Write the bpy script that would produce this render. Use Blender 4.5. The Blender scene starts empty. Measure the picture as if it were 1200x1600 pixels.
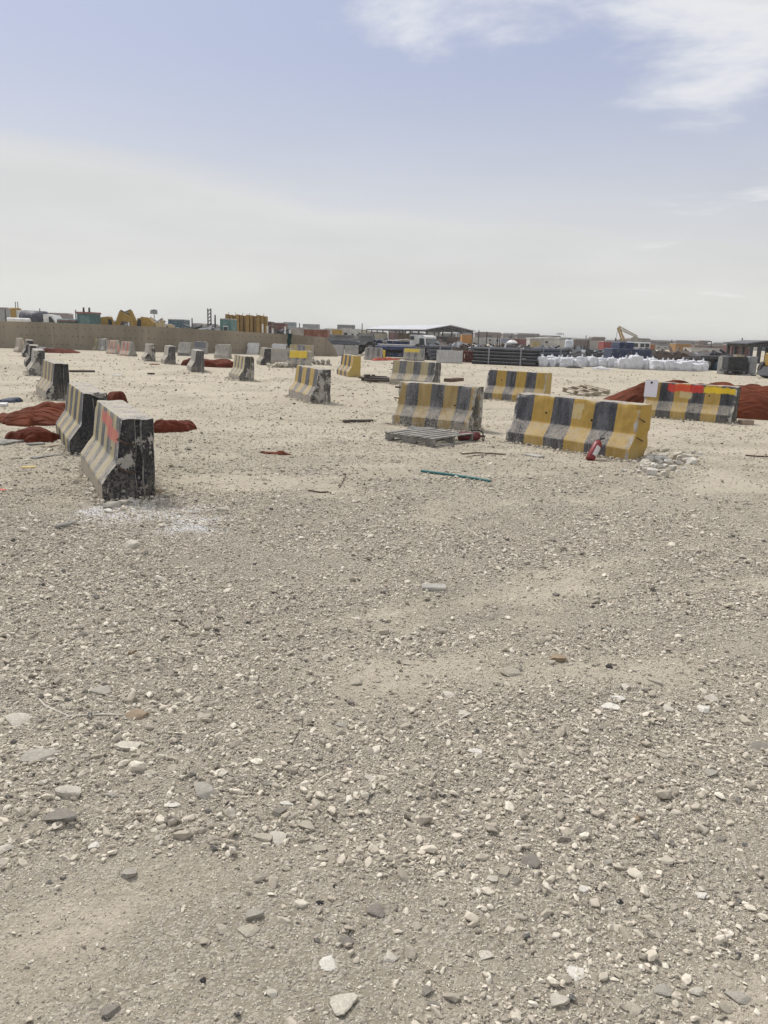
import bpy, bmesh, math, random
import numpy as np
from mathutils import Vector, Matrix, noise as mnoise
R = math.radians
random.seed(7); rng = np.random.default_rng(11)
sc = bpy.context.scene
col = sc.collection

# ---------------------------------------------------------------- camera
FPX, HOR, ROLL, HC = 1200.0, 521.0, 1.9, 1.65          # photo is 1200 x 1600 px
_p = math.atan((800 - HOR) / FPX); _r = R(ROLL)
FW = Vector((0, math.cos(_p), -math.sin(_p))); UP0 = Vector((0, math.sin(_p), math.cos(_p))); RT0 = Vector((1, 0, 0))
RT = math.cos(_r) * RT0 + math.sin(_r) * UP0; UP = -math.sin(_r) * RT0 + math.cos(_r) * UP0
cam = bpy.data.cameras.new('camera'); cam.sensor_fit = 'VERTICAL'; cam.sensor_height = 36; cam.sensor_width = 27
cam.lens = 27.0; cam.clip_start = 0.05; cam.clip_end = 20000
camo = bpy.data.objects.new('camera', cam); col.objects.link(camo)
M3 = Matrix((RT, UP, -FW)).transposed()
camo.matrix_world = Matrix.Translation((0, 0, HC)) @ M3.to_4x4()
sc.camera = camo

def ray(px, py): return FW * FPX + RT * (px - 600) - UP * (py - 800)
def gp(px, py, z=0.0):                        # pixel -> point on the ground
    d = ray(px, py); t = (z - HC) / d.z
    return Vector((d.x * t, d.y * t, z))
def at(px, py, Y):                            # pixel -> point on the ray at a distance Y
    d = ray(px, py); t = Y / d.y
    return Vector((d.x * t, Y, HC + d.z * t))

# ---------------------------------------------------------------- world, sun, exposure
SUN_EL, SUN_AZ = R(54), R(-42)                # azimuth from +Y, clockwise
w = bpy.data.worlds.new('World'); sc.world = w; w.use_nodes = True
nt = w.node_tree; nt.nodes.clear()
class NB:                                      # tiny node helper
    def __init__(s, tree): s.t = tree
    def n(s, typ, **kw):
        nd = s.t.nodes.new(typ)
        for k, v in kw.items(): setattr(nd, k, v)
        return nd
    def _set(s, sock, v):
        if hasattr(v, 'is_linked') or isinstance(v, bpy.types.NodeSocket): s.t.links.new(v, sock)
        elif v is not None: sock.default_value = v
    def math(s, op, a, b=None, c=None, clamp=False):
        nd = s.n('ShaderNodeMath', operation=op, use_clamp=clamp)
        for i, v in enumerate((a, b, c)):
            if v is not None: s._set(nd.inputs[i], v)
        return nd.outputs[0]
    def vmath(s, op, a, b=None):
        nd = s.n('ShaderNodeVectorMath', operation=op); s._set(nd.inputs[0], a)
        if b is not None: s._set(nd.inputs[1], b)
        return nd.outputs[0]
    def mix(s, f, a, b, mode='MIX'):
        nd = s.n('ShaderNodeMix', data_type='RGBA', blend_type=mode, clamp_factor=True)
        s._set(nd.inputs[0], f)
        for i, v in ((6, a), (7, b)):
            if isinstance(v, (tuple, list)): v = (*v[:3], 1)
            s._set(nd.inputs[i], v)
        return nd.outputs[2]
    def noise(s, vec, scale, detail=4, rough=0.55, dist=0.0):
        nd = s.n('ShaderNodeTexNoise'); s._set(nd.inputs['Vector'], vec)
        nd.inputs['Scale'].default_value = scale; nd.inputs['Detail'].default_value = detail
        nd.inputs['Roughness'].default_value = rough; nd.inputs['Distortion'].default_value = dist
        return nd.outputs['Fac']
    def ramp(s, f, lo, hi, a=0.0, b=1.0, smooth=True):
        nd = s.n('ShaderNodeMapRange', interpolation_type='SMOOTHSTEP' if smooth else 'LINEAR', clamp=True)
        s._set(nd.inputs[0], f); nd.inputs[1].default_value = lo; nd.inputs[2].default_value = hi
        nd.inputs[3].default_value = a; nd.inputs[4].default_value = b
        return nd.outputs[0]
    def sep(s, v):
        nd = s.n('ShaderNodeSeparateXYZ'); s._set(nd.inputs[0], v); return nd.outputs
    def comb(s, x, y, z):
        nd = s.n('ShaderNodeCombineXYZ')
        for i, v in enumerate((x, y, z)): s._set(nd.inputs[i], v)
        return nd.outputs[0]
CLOUD_OFF = (3.1, 0.4, 0)
def build_world():
    b = NB(nt)
    sky = b.n('ShaderNodeTexSky', sky_type='NISHITA', sun_disc=False, sun_elevation=SUN_EL, sun_rotation=SUN_AZ,
              air_density=1.0, dust_density=2.0, ozone_density=1.5, altitude=0)
    tc = b.n('ShaderNodeTexCoord'); d = tc.outputs['Generated']; X, Y, Z = b.sep(d)
    Zc = b.math('MAXIMUM', Z, 0.0)
    # flat cloud sheet coordinates (direction cut by a level plane)
    den = b.math('ADD', Zc, 0.06)
    cx, cy = b.math('DIVIDE', X, den), b.math('DIVIDE', Y, den)
    cv = b.comb(cx, cy, 0.0)
    # thin lilac veil over the whole sky, dense dusty haze towards the horizon
    c1 = b.mix(0.66, sky.outputs[0], (4.6, 4.85, 6.35))
    az = b.math('ARCTAN2', X, Y)
    edge = b.noise(b.vmath('MULTIPLY', d, (2.4, 2.4, 11.0)), 1.0, 4, 0.55)
    e = b.math('MULTIPLY_ADD', b.math('SUBTRACT', edge, 0.5), 0.11, Z)
    e = b.math('MULTIPLY_ADD', az, 0.085, e)
    hz = b.ramp(e, 0.135, 0.205, 1.0, 0.0)
    hz2 = b.ramp(Z, 0.0, 0.33, 1.0, 0.0)
    hz = b.math('MAXIMUM', b.math('MULTIPLY', hz, 0.80), hz2)
    c2 = b.mix(hz, c1, b.mix(b.ramp(edge, 0.35, 0.65), (6.4, 6.4, 6.1), (7.0, 7.0, 6.65)))
    # broken bright clouds, thicker to the right and overhead
    cn = b.noise(b.vmath('ADD', cv, CLOUD_OFF), 1.15, 7, 0.60, 0.2)
    bias = b.math('ADD', b.ramp(az, -0.15, 0.5, -0.16, 0.07), b.ramp(Z, 0.14, 0.40, -0.20, 0.105))
    cb = b.math('ADD', cn, bias)
    ccol = b.mix(b.ramp(cb, 0.55, 0.8), (8.4, 8.4, 8.3), (6.6, 6.7, 6.8))
    c3 = b.mix(b.ramp(cb, 0.42, 0.70, 0.0, 0.92), c2, ccol)
    bg = b.n('ShaderNodeBackground'); bg.inputs['Strength'].default_value = 0.10
    nt.links.new(c3, bg.inputs['Color'])
    out = b.n('ShaderNodeOutputWorld'); nt.links.new(bg.outputs[0], out.inputs[0])
build_world()
sl = bpy.data.lights.new('sun', 'SUN'); sl.energy = 2.9; sl.angle = R(12); sl.color = (1.0, 0.955, 0.88)
so = bpy.data.objects.new('sun', sl); col.objects.link(so); so.location = (0, 0, 30)
sdir = Vector((math.sin(SUN_AZ) * math.cos(SUN_EL), math.cos(SUN_AZ) * math.cos(SUN_EL), math.sin(SUN_EL)))
so.rotation_euler = sdir.to_track_quat('Z', 'Y').to_euler()
sc.view_settings.view_transform = 'Standard'; sc.view_settings.look = 'None'
sc.view_settings.exposure = 0.16; sc.view_settings.gamma = 1.0
sc.view_settings.use_curve_mapping = False
sc.cycles.use_denoising = True
sc.cycles.max_bounces = 4; sc.cycles.diffuse_bounces = 2
sc.cycles.use_adaptive_sampling = True; sc.cycles.adaptive_threshold = 0.025

# ---------------------------------------------------------------- helpers
def setp(o, label=None, cat=None, group=None, kind=None):
    for k, v in (('label', label), ('category', cat), ('group', group), ('kind', kind)):
        if v: o[k] = v
    return o
def empty(name, loc, rz=0.0, label=None, cat=None, group=None):
    o = bpy.data.objects.new(name, None); col.objects.link(o); o.empty_display_size = 0.2
    o.location = loc; o.rotation_euler = (0, 0, rz)
    return setp(o, label, cat, group)
def link(name, me, mat=None, parent=None, loc=None, rot=None):
    o = bpy.data.objects.new(name, me); col.objects.link(o)
    if mat and not me.materials: me.materials.append(mat)
    if parent: o.parent = parent
    if loc is not None: o.location = loc
    if rot is not None: o.rotation_euler = rot
    return o
def copy_tree(o, parent=None):
    c = o.copy(); col.objects.link(c); c.parent = parent
    for ch in list(o.children): copy_tree(ch, c)
    return c
class MB:
    def __init__(s): s.bm = bmesh.new()
    def box(s, c, sz, rz=0.0, rx=0.0, ry=0.0, bev=0.0):
        g = bmesh.ops.create_cube(s.bm, size=1.0); vs = g['verts']
        m = Matrix.Translation(c) @ Matrix.Rotation(rz, 4, 'Z') @ Matrix.Rotation(ry, 4, 'Y') @ Matrix.Rotation(rx, 4, 'X') @ Matrix.Diagonal((*sz, 1))
        bmesh.ops.transform(s.bm, matrix=m, verts=vs)
        if bev > 0:
            es = list({e for v in vs for e in v.link_edges})
            bmesh.ops.bevel(s.bm, geom=es, offset=bev, segments=1, affect='EDGES')
        return s
    def cyl(s, p0, p1, r0, r1=None, n=10, caps=True):
        p0, p1 = Vector(p0), Vector(p1); r1 = r0 if r1 is None else r1
        ax = (p1 - p0); L = ax.length
        q = ax.to_track_quat('Z', 'Y').to_matrix().to_4x4()
        m = Matrix.Translation((p0 + p1) / 2) @ q
        bmesh.ops.create_cone(s.bm, cap_ends=caps, segments=n, radius1=r0, radius2=r1, depth=L, matrix=m)
        return s
    def tube(s, pts, r, n=6):
        for a, b in zip(pts[:-1], pts[1:]): s.cyl(a, b, r, r, n)
        return s
    def prism(s, poly, x0, x1, axis='x'):      # polygon in the other two axes, extruded along axis
        def mk(t, p):
            return {'x': (t, p[0], p[1]), 'y': (p[0], t, p[1]), 'z': (p[0], p[1], t)}[axis]
        a = [s.bm.verts.new(mk(x0, p)) for p in poly]; b = [s.bm.verts.new(mk(x1, p)) for p in poly]
        n = len(poly)
        for i in range(n): s.bm.faces.new((a[i], a[(i + 1) % n], b[(i + 1) % n], b[i]))
        s.bm.faces.new(a[::-1]); s.bm.faces.new(b)
        return s
    def sphere(s, c, r, sub=2, sc_=(1, 1, 1)):
        m = Matrix.Translation(c) @ Matrix.Diagonal((*sc_, 1))
        bmesh.ops.create_icosphere(s.bm, subdivisions=sub, radius=r, matrix=m); return s
    def mesh(s, name):
        bmesh.ops.recalc_face_normals(s.bm, faces=s.bm.faces)
        me = bpy.data.meshes.new(name); s.bm.to_mesh(me); s.bm.free(); return me
    def build(s, name, mat, parent=None, smooth=False):
        me = s.mesh(name)
        if smooth: me.shade_smooth()
        return link(name, me, mat, parent)

# numpy gradient-free value noise
def vnoise(x, y, seed=0):
    xi = np.floor(x).astype(np.int64); yi = np.floor(y).astype(np.int64)
    fx = x - xi; fy = y - yi
    fx = fx * fx * fx * (fx * (fx * 6 - 15) + 10); fy = fy * fy * fy * (fy * (fy * 6 - 15) + 10)
    def h(a, b):
        n = (a * 374761393 + b * 668265263 + seed * 982451653) & 0xffffffff
        n = ((n ^ (n >> 13)) * 1274126177) & 0xffffffff
        n = n ^ (n >> 16)
        return (n & 0xffff) / 65535.0
    a = h(xi, yi); b = h(xi + 1, yi); c = h(xi, yi + 1); d = h(xi + 1, yi + 1)
    return (a * (1 - fx) + b * fx) * (1 - fy) + (c * (1 - fx) + d * fx) * fy
def fbm(x, y, seed, octv=4, gain=0.5):
    t = 0.0; a = 1.0; s = 0.0
    for k in range(octv):
        t = t + a * vnoise(x * 2 ** k + 17.3 * k, y * 2 ** k - 9.1 * k, seed + k); s += a; a *= gain
    return t / s

# ---------------------------------------------------------------- materials
MATS = {}
def mat(name, c, rough=0.8, metal=0.0, var=0.18, scale=3.0, bump=0.15, bscale=25.0, dust=0.0, streak=False):
    if name in MATS: return MATS[name]
    m = bpy.data.materials.new(name); m.use_nodes = True; t = m.node_tree; b = NB(t)
    p = t.nodes['Principled BSDF']; p.inputs['Roughness'].default_value = rough; p.inputs['Metallic'].default_value = metal
    tc = b.n('ShaderNodeTexCoord').outputs['Object']
    vec = b.vmath('MULTIPLY', tc, (1, 1, 0.2)) if streak else tc
    n1 = b.noise(vec, scale, 6, 0.6)
    lo = tuple(x * (1 - var) for x in c); hi = tuple(min(1, x * (1 + var)) for x in c)
    cc = b.mix(b.ramp(n1, 0.3, 0.7), lo, hi)
    if dust > 0:
        n2 = b.noise(tc, scale * 2.7, 7, 0.65)
        cc = b.mix(b.ramp(n2, 0.62 - dust * 0.35, 0.85 - dust * 0.25), cc, (0.42, 0.37, 0.30))
    t.links.new(cc, p.inputs['Base Color'])
    if bump > 0:
        bp = b.n('ShaderNodeBump'); bp.inputs['Strength'].default_value = bump; bp.inputs['Distance'].default_value = 0.02
        t.links.new(b.noise(tc, bscale, 5, 0.6), bp.inputs['Height']); t.links.new(bp.outputs[0], p.inputs['Normal'])
    MATS[name] = m; return m

def ground_material():
    # large and middle colour patches ride on the sheet as the attribute 'soil'; only fine grain is computed here
    m = bpy.data.materials.new('dusty_gravel_ground'); m.use_nodes = True; t = m.node_tree; b = NB(t)
    p = t.nodes['Principled BSDF']; p.inputs['Roughness'].default_value = 0.95; p.inputs['Specular IOR Level'].default_value = 0.1
    P = b.n('ShaderNodeNewGeometry').outputs['Position']
    an = b.n('ShaderNodeAttribute', attribute_name='soil').outputs['Color']
    soil, ga, la = b.sep(an)
    n1 = b.noise(P, 16, 5, 0.75)
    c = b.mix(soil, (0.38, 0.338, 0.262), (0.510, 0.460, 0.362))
    # grit under the gravel, darkened to paint the shade between stones; bare patches pale dust
    c = b.mix(b.math('MULTIPLY', b.ramp(ga, 0.35, 0.95, smooth=False), 0.42), c, (0.17, 0.149, 0.117))
    c = b.mix(b.math('MULTIPLY', b.ramp(n1, 0.50, 0.72, smooth=False), 0.6), c, (0.17, 0.149, 0.117))
    vs = b.n('ShaderNodeTexVoronoi', feature='F1'); t.links.new(P, vs.inputs['Vector']); vs.inputs['Scale'].default_value = 85
    cr = b.sep(vs.outputs['Color'])[0]
    gm = b.math('MULTIPLY', ga, b.ramp(cr, 0.35, 0.5, smooth=False))
    c = b.mix(b.math('MULTIPLY', gm, 0.45), c, b.mix(cr, (0.20, 0.185, 0.155), (0.66, 0.61, 0.515)))
    c = b.mix(b.math('MULTIPLY', la, b.ramp(n1, 0.36, 0.62, 0.15, 0.9)), c, (0.78, 0.785, 0.79))
    t.links.new(c, p.inputs['Base Color'])
    hgt = b.math('MULTIPLY_ADD', b.math('SUBTRACT', 0.6, vs.outputs['Distance']), gm, b.math('MULTIPLY', n1, 2.0))
    bp = b.n('ShaderNodeBump'); bp.inputs['Strength'].default_value = 1.0; bp.inputs['Distance'].default_value = 0.012
    t.links.new(hgt, bp.inputs['Height']); t.links.new(bp.outputs[0], p.inputs['Normal'])
    return m

def stone_material(name, inst=True, base=None):
    m = bpy.data.materials.new(name); m.use_nodes = True; t = m.node_tree; b = NB(t)
    p = t.nodes['Principled BSDF']; p.inputs['Roughness'].default_value = 0.92; p.inputs['Specular IOR Level'].default_value = 0.2
    tc = b.n('ShaderNodeTexCoord').outputs['Object']
    if inst:
        f = b.n('ShaderNodeAttribute', attribute_name='tint', attribute_type='INSTANCER').outputs['Fac']
        r = b.n('ShaderNodeValToRGB'); e = r.color_ramp.elements
        e[0].position = 0.0; e[0].color = (0.10, 0.098, 0.095, 1); e[1].position = 1.0; e[1].color = (0.73, 0.68, 0.575, 1)
        for pos, cc in ((0.04, (0.16, 0.15, 0.135)), (0.14, (0.26, 0.232, 0.19)), (0.45, (0.44, 0.392, 0.313)), (0.8, (0.65, 0.592, 0.485))):
            x = e.new(pos); x.color = (*cc, 1)
        t.links.new(f, r.inputs[0]); c = r.outputs[0]
        n1 = b.noise(b.n('ShaderNodeNewGeometry').outputs['Position'], 70, 2, 0.65)
        c = b.mix(b.ramp(n1, 0.42, 0.8), c, (0.47, 0.42, 0.34))
        bs = 4.0
    else:
        n1 = b.noise(tc, 9, 6, 0.65); n2 = b.noise(tc, 26, 4, 0.7)
        c = b.mix(b.ramp(n1, 0.3, 0.75), tuple(x * 0.78 for x in base), tuple(min(1, x * 1.2) for x in base))
        c = b.mix(b.math('MULTIPLY', b.ramp(n2, 0.52, 0.68), 0.6), c, (0.44, 0.39, 0.32))
        bs = 18.0
    t.links.new(c, p.inputs['Base Color'])
    if not inst:
        bp = b.n('ShaderNodeBump'); bp.inputs['Strength'].default_value = 0.5; bp.inputs['Distance'].default_value = 0.01
        t.links.new(b.noise(tc, bs, 6, 0.65), bp.inputs['Height']); t.links.new(bp.outputs[0], p.inputs['Normal'])
    return m

# ---------------------------------------------------------------- ground sheet
def lanes(x, y):
    # compacted wheel lanes left by trucks crossing the yard
    t = np.zeros_like(x)
    for (ax, ay, dx, dy, bend) in ((-2.0, 9.5, 1.0, 0.16, 0.012), (-3.0, 13.5, 1.0, -0.10, -0.01), (1.0, 4.6, 1.0, 0.42, 0.02), (6.0, 8.0, -0.35, 1.0, 0.01), (0.0, 24.0, 1.0, 0.05, 0.004)):
        L = math.hypot(dx, dy); u = ((x - ax) * dx + (y - ay) * dy) / L; v = (-(x - ax) * dy + (y - ay) * dx) / L - bend * u * u
        v = v + 0.25 * (vnoise(u * 0.5, v * 0.2, 71) - 0.5)
        for o in (-0.85, 0.85):
            n = vnoise(u * 0.8 + o, v * 0.8, 72)
            t = np.maximum(t, np.clip(1.3 - np.abs(v - o) / 0.16, 0, 1) * np.clip(n * 2.2 - 0.35, 0, 1))
    return t
def gravel_mask(x, y):
    wx = x + 0.8 * (vnoise(x * 0.6, y * 0.6, 5) - 0.5); wy = y + 0.8 * (vnoise(x * 0.6 + 9, y * 0.6, 6) - 0.5)
    u = wx * 0.82 + wy * 0.57; v = -wx * 0.57 + wy * 0.82
    a = fbm(u * 0.55, v * 1.15, 21, 4, 0.55); b_ = fbm(x * 1.9, y * 1.9, 31, 3)
    m = 0.75 * a + 0.25 * b_
    m = np.clip((m - 0.225) / 0.28, 0, 1); m = m * m * (3 - 2 * m)
    return m * (1 - 0.40 * lanes(x, y))
def lime_mask(x, y):
    n = fbm(x * 3.0, y * 3.0, 77, 4, 0.6)
    c1 = gp(235, 806); c2 = gp(300, 822); c3 = gp(170, 800)
    r = np.minimum(np.hypot((x - c1.x) / 0.50, (y - c1.y) / 0.40), np.hypot((x - c2.x) / 0.34, (y - c2.y) / 0.36))
    r = np.minimum(r, np.hypot((x - c3.x) / 0.24, (y - c3.y) / 0.3))
    return np.clip((1.2 - r - (n - 0.5) * 1.6) / 0.65, 0, 1)
def ground_h(x, y):
    x = np.asarray(x, float); y = np.asarray(y, float)
    d = np.hypot(x, y)
    f = np.clip(1 - (d - 14) / 26, 0, 1)
    h = 0.05 * (fbm(x * 0.45, y * 0.45, 1, 3) - 0.5) * np.clip(d / 3, 0.3, 1)
    h += 0.030 * (fbm(x * 1.7, y * 1.7, 2, 4, 0.55) - 0.5)
    h += 0.014 * (fbm(x * 7, y * 7, 3, 3, 0.6) - 0.5) * 1.1
    # faint wheel ruts across the foreground
    s = x * 0.46 - y * 0.89 + 0.15 * (vnoise(x * 0.7, y * 0.7, 41) - 0.5)
    for o in (-2.05, -2.40, -3.55, -3.9):
        h -= 0.012 * np.exp(-((s - o) / 0.09) ** 2)
    return h * f
def gh(x, y): return float(ground_h(np.array([x]), np.array([y]))[0])
def spread(lo, hi, step, far, n):
    a = np.arange(lo, hi + 1e-6, step); out = [a]
    k = np.arange(1, n + 1); g_ = (far / step) ** (1.0 / n)
    tail = np.cumsum(step * (1 + 0.0) * np.power(np.linspace(1.0, 1.0, n), 1) * np.geomspace(1.02, far / step / 9, n))
    tail = tail * (far / tail[-1]) if tail[-1] < far else tail
    return a, tail
def make_ground():
    a, tail = spread(-3.6, 3.6, 0.0225, 4000, 85); xs = np.concatenate([(-3.6 - tail)[::-1], a, 3.6 + tail])
    a, tail = spread(0.9, 7.6, 0.018, 5000, 190)
    back = np.cumsum(np.geomspace(0.03, 400, 40))
    ys = np.concatenate([(0.9 - back)[::-1], a, 7.6 + tail])
    X, Y = np.meshgrid(xs, ys); nx, ny = len(xs), len(ys)
    Z = ground_h(X, Y)
    co = np.stack([X, Y, Z], -1).reshape(-1, 3).astype(np.float32)
    i = np.arange((ny - 1) * nx).reshape(ny - 1, nx)[:, :-1].reshape(-1)
    f = np.stack([i, i + 1, i + nx + 1, i + nx], 1).astype(np.int32)
    me = bpy.data.meshes.new('ground')
    me.vertices.add(len(co)); me.vertices.foreach_set('co', co.ravel())
    me.loops.add(f.size); me.loops.foreach_set('vertex_index', f.ravel())
    me.polygons.add(len(f)); me.polygons.foreach_set('loop_start', np.arange(0, f.size, 4, dtype=np.int32))
    me.polygons.foreach_set('loop_total', np.full(len(f), 4, dtype=np.int32))
    me.update(); me.validate(); me.shade_smooth()
    D = np.hypot(X, Y); GM = gravel_mask(X, Y)
    gm = np.clip(0.25 + 0.9 * GM, 0, 1) * np.clip(1 - (D - 6.5) / 9, 0.12, 1)
    lm = lime_mask(X, Y)
    soil = 0.15 + 0.45 * fbm(X * 0.16, Y * 0.16, 51, 3) + 0.5 * (fbm(X * 1.3, Y * 1.3, 52, 4) - 0.4) - 0.18 * GM + 0.22 * lanes(X, Y)
    soil = np.clip(soil + 0.35 * np.clip((D - 7) / 14, 0, 1), 0, 1)
    # dark oily scuffs and damp smears scattered by noise
    soil -= 0.65 * np.clip((fbm(X * 0.8 + 3, Y * 2.0, 53, 5, 0.6) - 0.56) / 0.12, 0, 1) * np.clip(D / 5, 0.6, 1)
    q = gp(535, 661); soil -= 0.75 * np.clip(1.1 - np.hypot((X - q.x) / 1.3, (Y - q.y) / 0.5) - 0.9 * (fbm(X * 1.5, Y * 3, 57, 4) - 0.5), 0, 0.7)  # one elongated darker patch left of the mid barrier
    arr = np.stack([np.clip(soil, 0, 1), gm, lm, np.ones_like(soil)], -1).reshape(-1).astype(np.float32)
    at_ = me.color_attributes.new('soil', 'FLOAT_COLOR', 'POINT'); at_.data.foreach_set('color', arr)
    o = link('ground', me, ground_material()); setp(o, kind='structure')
    print('ground verts', len(co))
make_ground()

# ---------------------------------------------------------------- gravel
def hull_rock(seed, n=13, flat=0.7):
    r = np.random.default_rng(seed); bm = bmesh.new()
    p = r.normal(size=(n, 3)); p /= np.linalg.norm(p, axis=1)[:, None]; p *= r.uniform(0.8, 1.0, (n, 1))
    p *= np.array([1.0, r.uniform(0.65, 0.95), flat * r.uniform(0.75, 1.1)])
    for q in p: bm.verts.new(q * 0.5)
    h = bmesh.ops.convex_hull(bm, input=bm.verts)
    bmesh.ops.delete(bm, geom=[e for e in h['geom_interior'] if isinstance(e, bmesh.types.BMVert)], context='VERTS')
    bmesh.ops.bevel(bm, geom=bm.edges[:], offset=0.018, segments=1, affect='EDGES') if n > 16 else None
    me = bpy.data.meshes.new('stone'); bm.to_mesh(me); bm.free(); return me
def scatter_object(name, pts, rot, scl, idx, tint, meshes, material, label, cat):
    pc = bpy.data.collections.new(name + '_kinds')
    for k, me in enumerate(meshes):
        if not me.materials: me.materials.append(material)
        o = bpy.data.objects.new('stone_%02d' % k, me); pc.objects.link(o)
    me = bpy.data.meshes.new(name); me.vertices.add(len(pts)); me.vertices.foreach_set('co', pts.astype(np.float32).ravel())
    for nme, typ, arr, key in (('rot', 'FLOAT_VECTOR', rot, 'vector'), ('scl', 'FLOAT_VECTOR', scl, 'vector'), ('idx', 'INT', idx, 'value'), ('tint', 'FLOAT', tint, 'value')):
        a = me.attributes.new(nme, typ, 'POINT'); a.data.foreach_set(key, np.ascontiguousarray(arr.ravel().astype(np.int32 if typ == 'INT' else np.float32)))
    o = link(name, me, material)
    g = bpy.data.node_groups.new(name, 'GeometryNodeTree')
    g.interface.new_socket('Geometry', in_out='INPUT', socket_type='NodeSocketGeometry')
    g.interface.new_socket('Geometry', in_out='OUTPUT', socket_type='NodeSocketGeometry')
    N = g.nodes; L = g.links
    gi = N.new('NodeGroupInput'); go = N.new('NodeGroupOutput'); ip = N.new('GeometryNodeInstanceOnPoints'); ci = N.new('GeometryNodeCollectionInfo')
    ci.inputs['Collection'].default_value = pc; ci.inputs['Separate Children'].default_value = True; ci.inputs['Reset Children'].default_value = True
    def na(nm, typ):
        n = N.new('GeometryNodeInputNamedAttribute'); n.data_type = typ; n.inputs['Name'].default_value = nm; return n.outputs['Attribute']
    L.new(gi.outputs[0], ip.inputs['Points']); L.new(ci.outputs[0], ip.inputs['Instance']); ip.inputs['Pick Instance'].default_value = True
    L.new(na('idx', 'INT'), ip.inputs['Instance Index']); L.new(na('scl', 'FLOAT_VECTOR'), ip.inputs['Scale'])
    e2r = N.new('FunctionNodeEulerToRotation'); L.new(na('rot', 'FLOAT_VECTOR'), e2r.inputs[0]); L.new(e2r.outputs[0], ip.inputs['Rotation'])
    L.new(ip.outputs[0], go.inputs[0])
    md = o.modifiers.new('scatter', 'NODES'); md.node_group = g
    return setp(o, label, cat, None, 'stuff')

def frustum_pts(n, d0, d1, side=1.25, power=1.0):
    # random points in front of the camera between two distances, with a margin at the sides
    u = rng.random(n); d = np.sqrt(d0 ** 2 + u * (d1 ** 2 - d0 ** 2)) if power == 1.0 else d0 * (d1 / d0) ** u
    a = (rng.random(n) - 0.5) * 2 * np.arctan(0.5 * side + 0.35 / d)
    return d * np.sin(a), d * np.cos(a)
def make_gravel():
    P_, S_, T_ = [], [], []
    def coarse(x, y):
        a = fbm(x * 0.75 + 0.3 * y, y * 1.1 - 0.2 * x, 91, 4, 0.55); return np.clip((a - 0.345) / 0.17, 0.05, 1) * gravel_mask(x, y)
    def layer(dens, d0, d1, s0, s1, mlo, mpow, power=1.0, cm=False, flat=(0.6, 1.1), tintshift=0.0, sink=0.1):
        area = 0.5 * (d1 ** 2 - d0 ** 2) * 2 * math.atan(0.75)
        n = int(dens * area); x, y = frustum_pts(n, d0, d1, power=power)
        m = coarse(x, y) if cm else gravel_mask(x, y); keep = rng.random(n) < (mlo + (1 - mlo) * m ** mpow)
        x, y = x[keep], y[keep]; n = len(x)
        s = s0 * (s1 / s0) ** (rng.random(n) ** 1.6)
        z = ground_h(x, y) + s * (0.33 - sink - 0.28 * rng.random(n))
        P_.append(np.stack([x, y, z], 1))
        S_.append(np.stack([s * rng.uniform(0.9, 1.3, n), s * rng.uniform(0.7, 1.05, n), s * rng.uniform(flat[0], flat[1], n)], 1))
        T_.append(np.clip(rng.beta(1.25, 1.15, n) * 0.95 + 0.05 + tintshift - (rng.random(n) < 0.035) * rng.uniform(0.3, 0.8, n), 0, 1))
    layer(22000, 1.2, 2.7, 0.004, 0.009, 0.42, 0.9, tintshift=0.06)
    layer(10000, 2.7, 4.6, 0.006, 0.012, 0.38, 0.9, tintshift=0.06)
    layer(3600, 4.6, 7.5, 0.009, 0.016, 0.35, 0.9, tintshift=0.06)
    layer(5600, 1.2, 4.6, 0.009, 0.017, 0.10, 1.0, tintshift=0.02, cm=True)
    layer(1900, 4.6, 8.0, 0.012, 0.022, 0.12, 1.1, tintshift=0.03)
    layer(620, 7.5, 13.0, 0.014, 0.028, 0.16, 1.0, tintshift=0.03)
    layer(2100, 1.2, 8.5, 0.014, 0.031, 0.03, 1.0, tintshift=0.0, cm=True)
    layer(110, 7.5, 18.0, 0.022, 0.05, 0.16, 1.2, flat=(0.4, 0.8))
    layer(230, 1.2, 9.5, 0.030, 0.055, 0.03, 1.2, tintshift=0.0, cm=True)
    layer(14, 10.0, 28.0, 0.03, 0.08, 0.4, 1.0, flat=(0.35, 0.8), tintshift=-0.25)
    layer(9, 1.6, 11.0, 0.055, 0.09, 0.04, 1.3, tintshift=0.0, cm=True)
    layer(3.0, 20.0, 46.0, 0.05, 0.14, 0.6, 1.0, flat=(0.3, 0.7), tintshift=-0.2)
    P = np.concatenate(P_); S = np.concatenate(S_); T = np.concatenate(T_); n = len(P)
    rot = np.stack([rng.normal(0, 0.35, n), rng.normal(0, 0.35, n), rng.uniform(0, 6.283, n)], 1)
    big = S[:, 0] > 0.02
    idx = np.where(big, rng.integers(8, 16, n), rng.integers(0, 8, n))
    meshes = [hull_rock(100 + k, 10, 0.75) for k in range(8)] + [hull_rock(200 + k, 18, 0.65) for k in range(8)]
    scatter_object('gravel', P, rot, S, idx, T, meshes, stone_material('gravel_stone'), 'pale limestone gravel spread over the dusty yard', 'gravel')
    print('gravel', n)
make_gravel()
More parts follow.
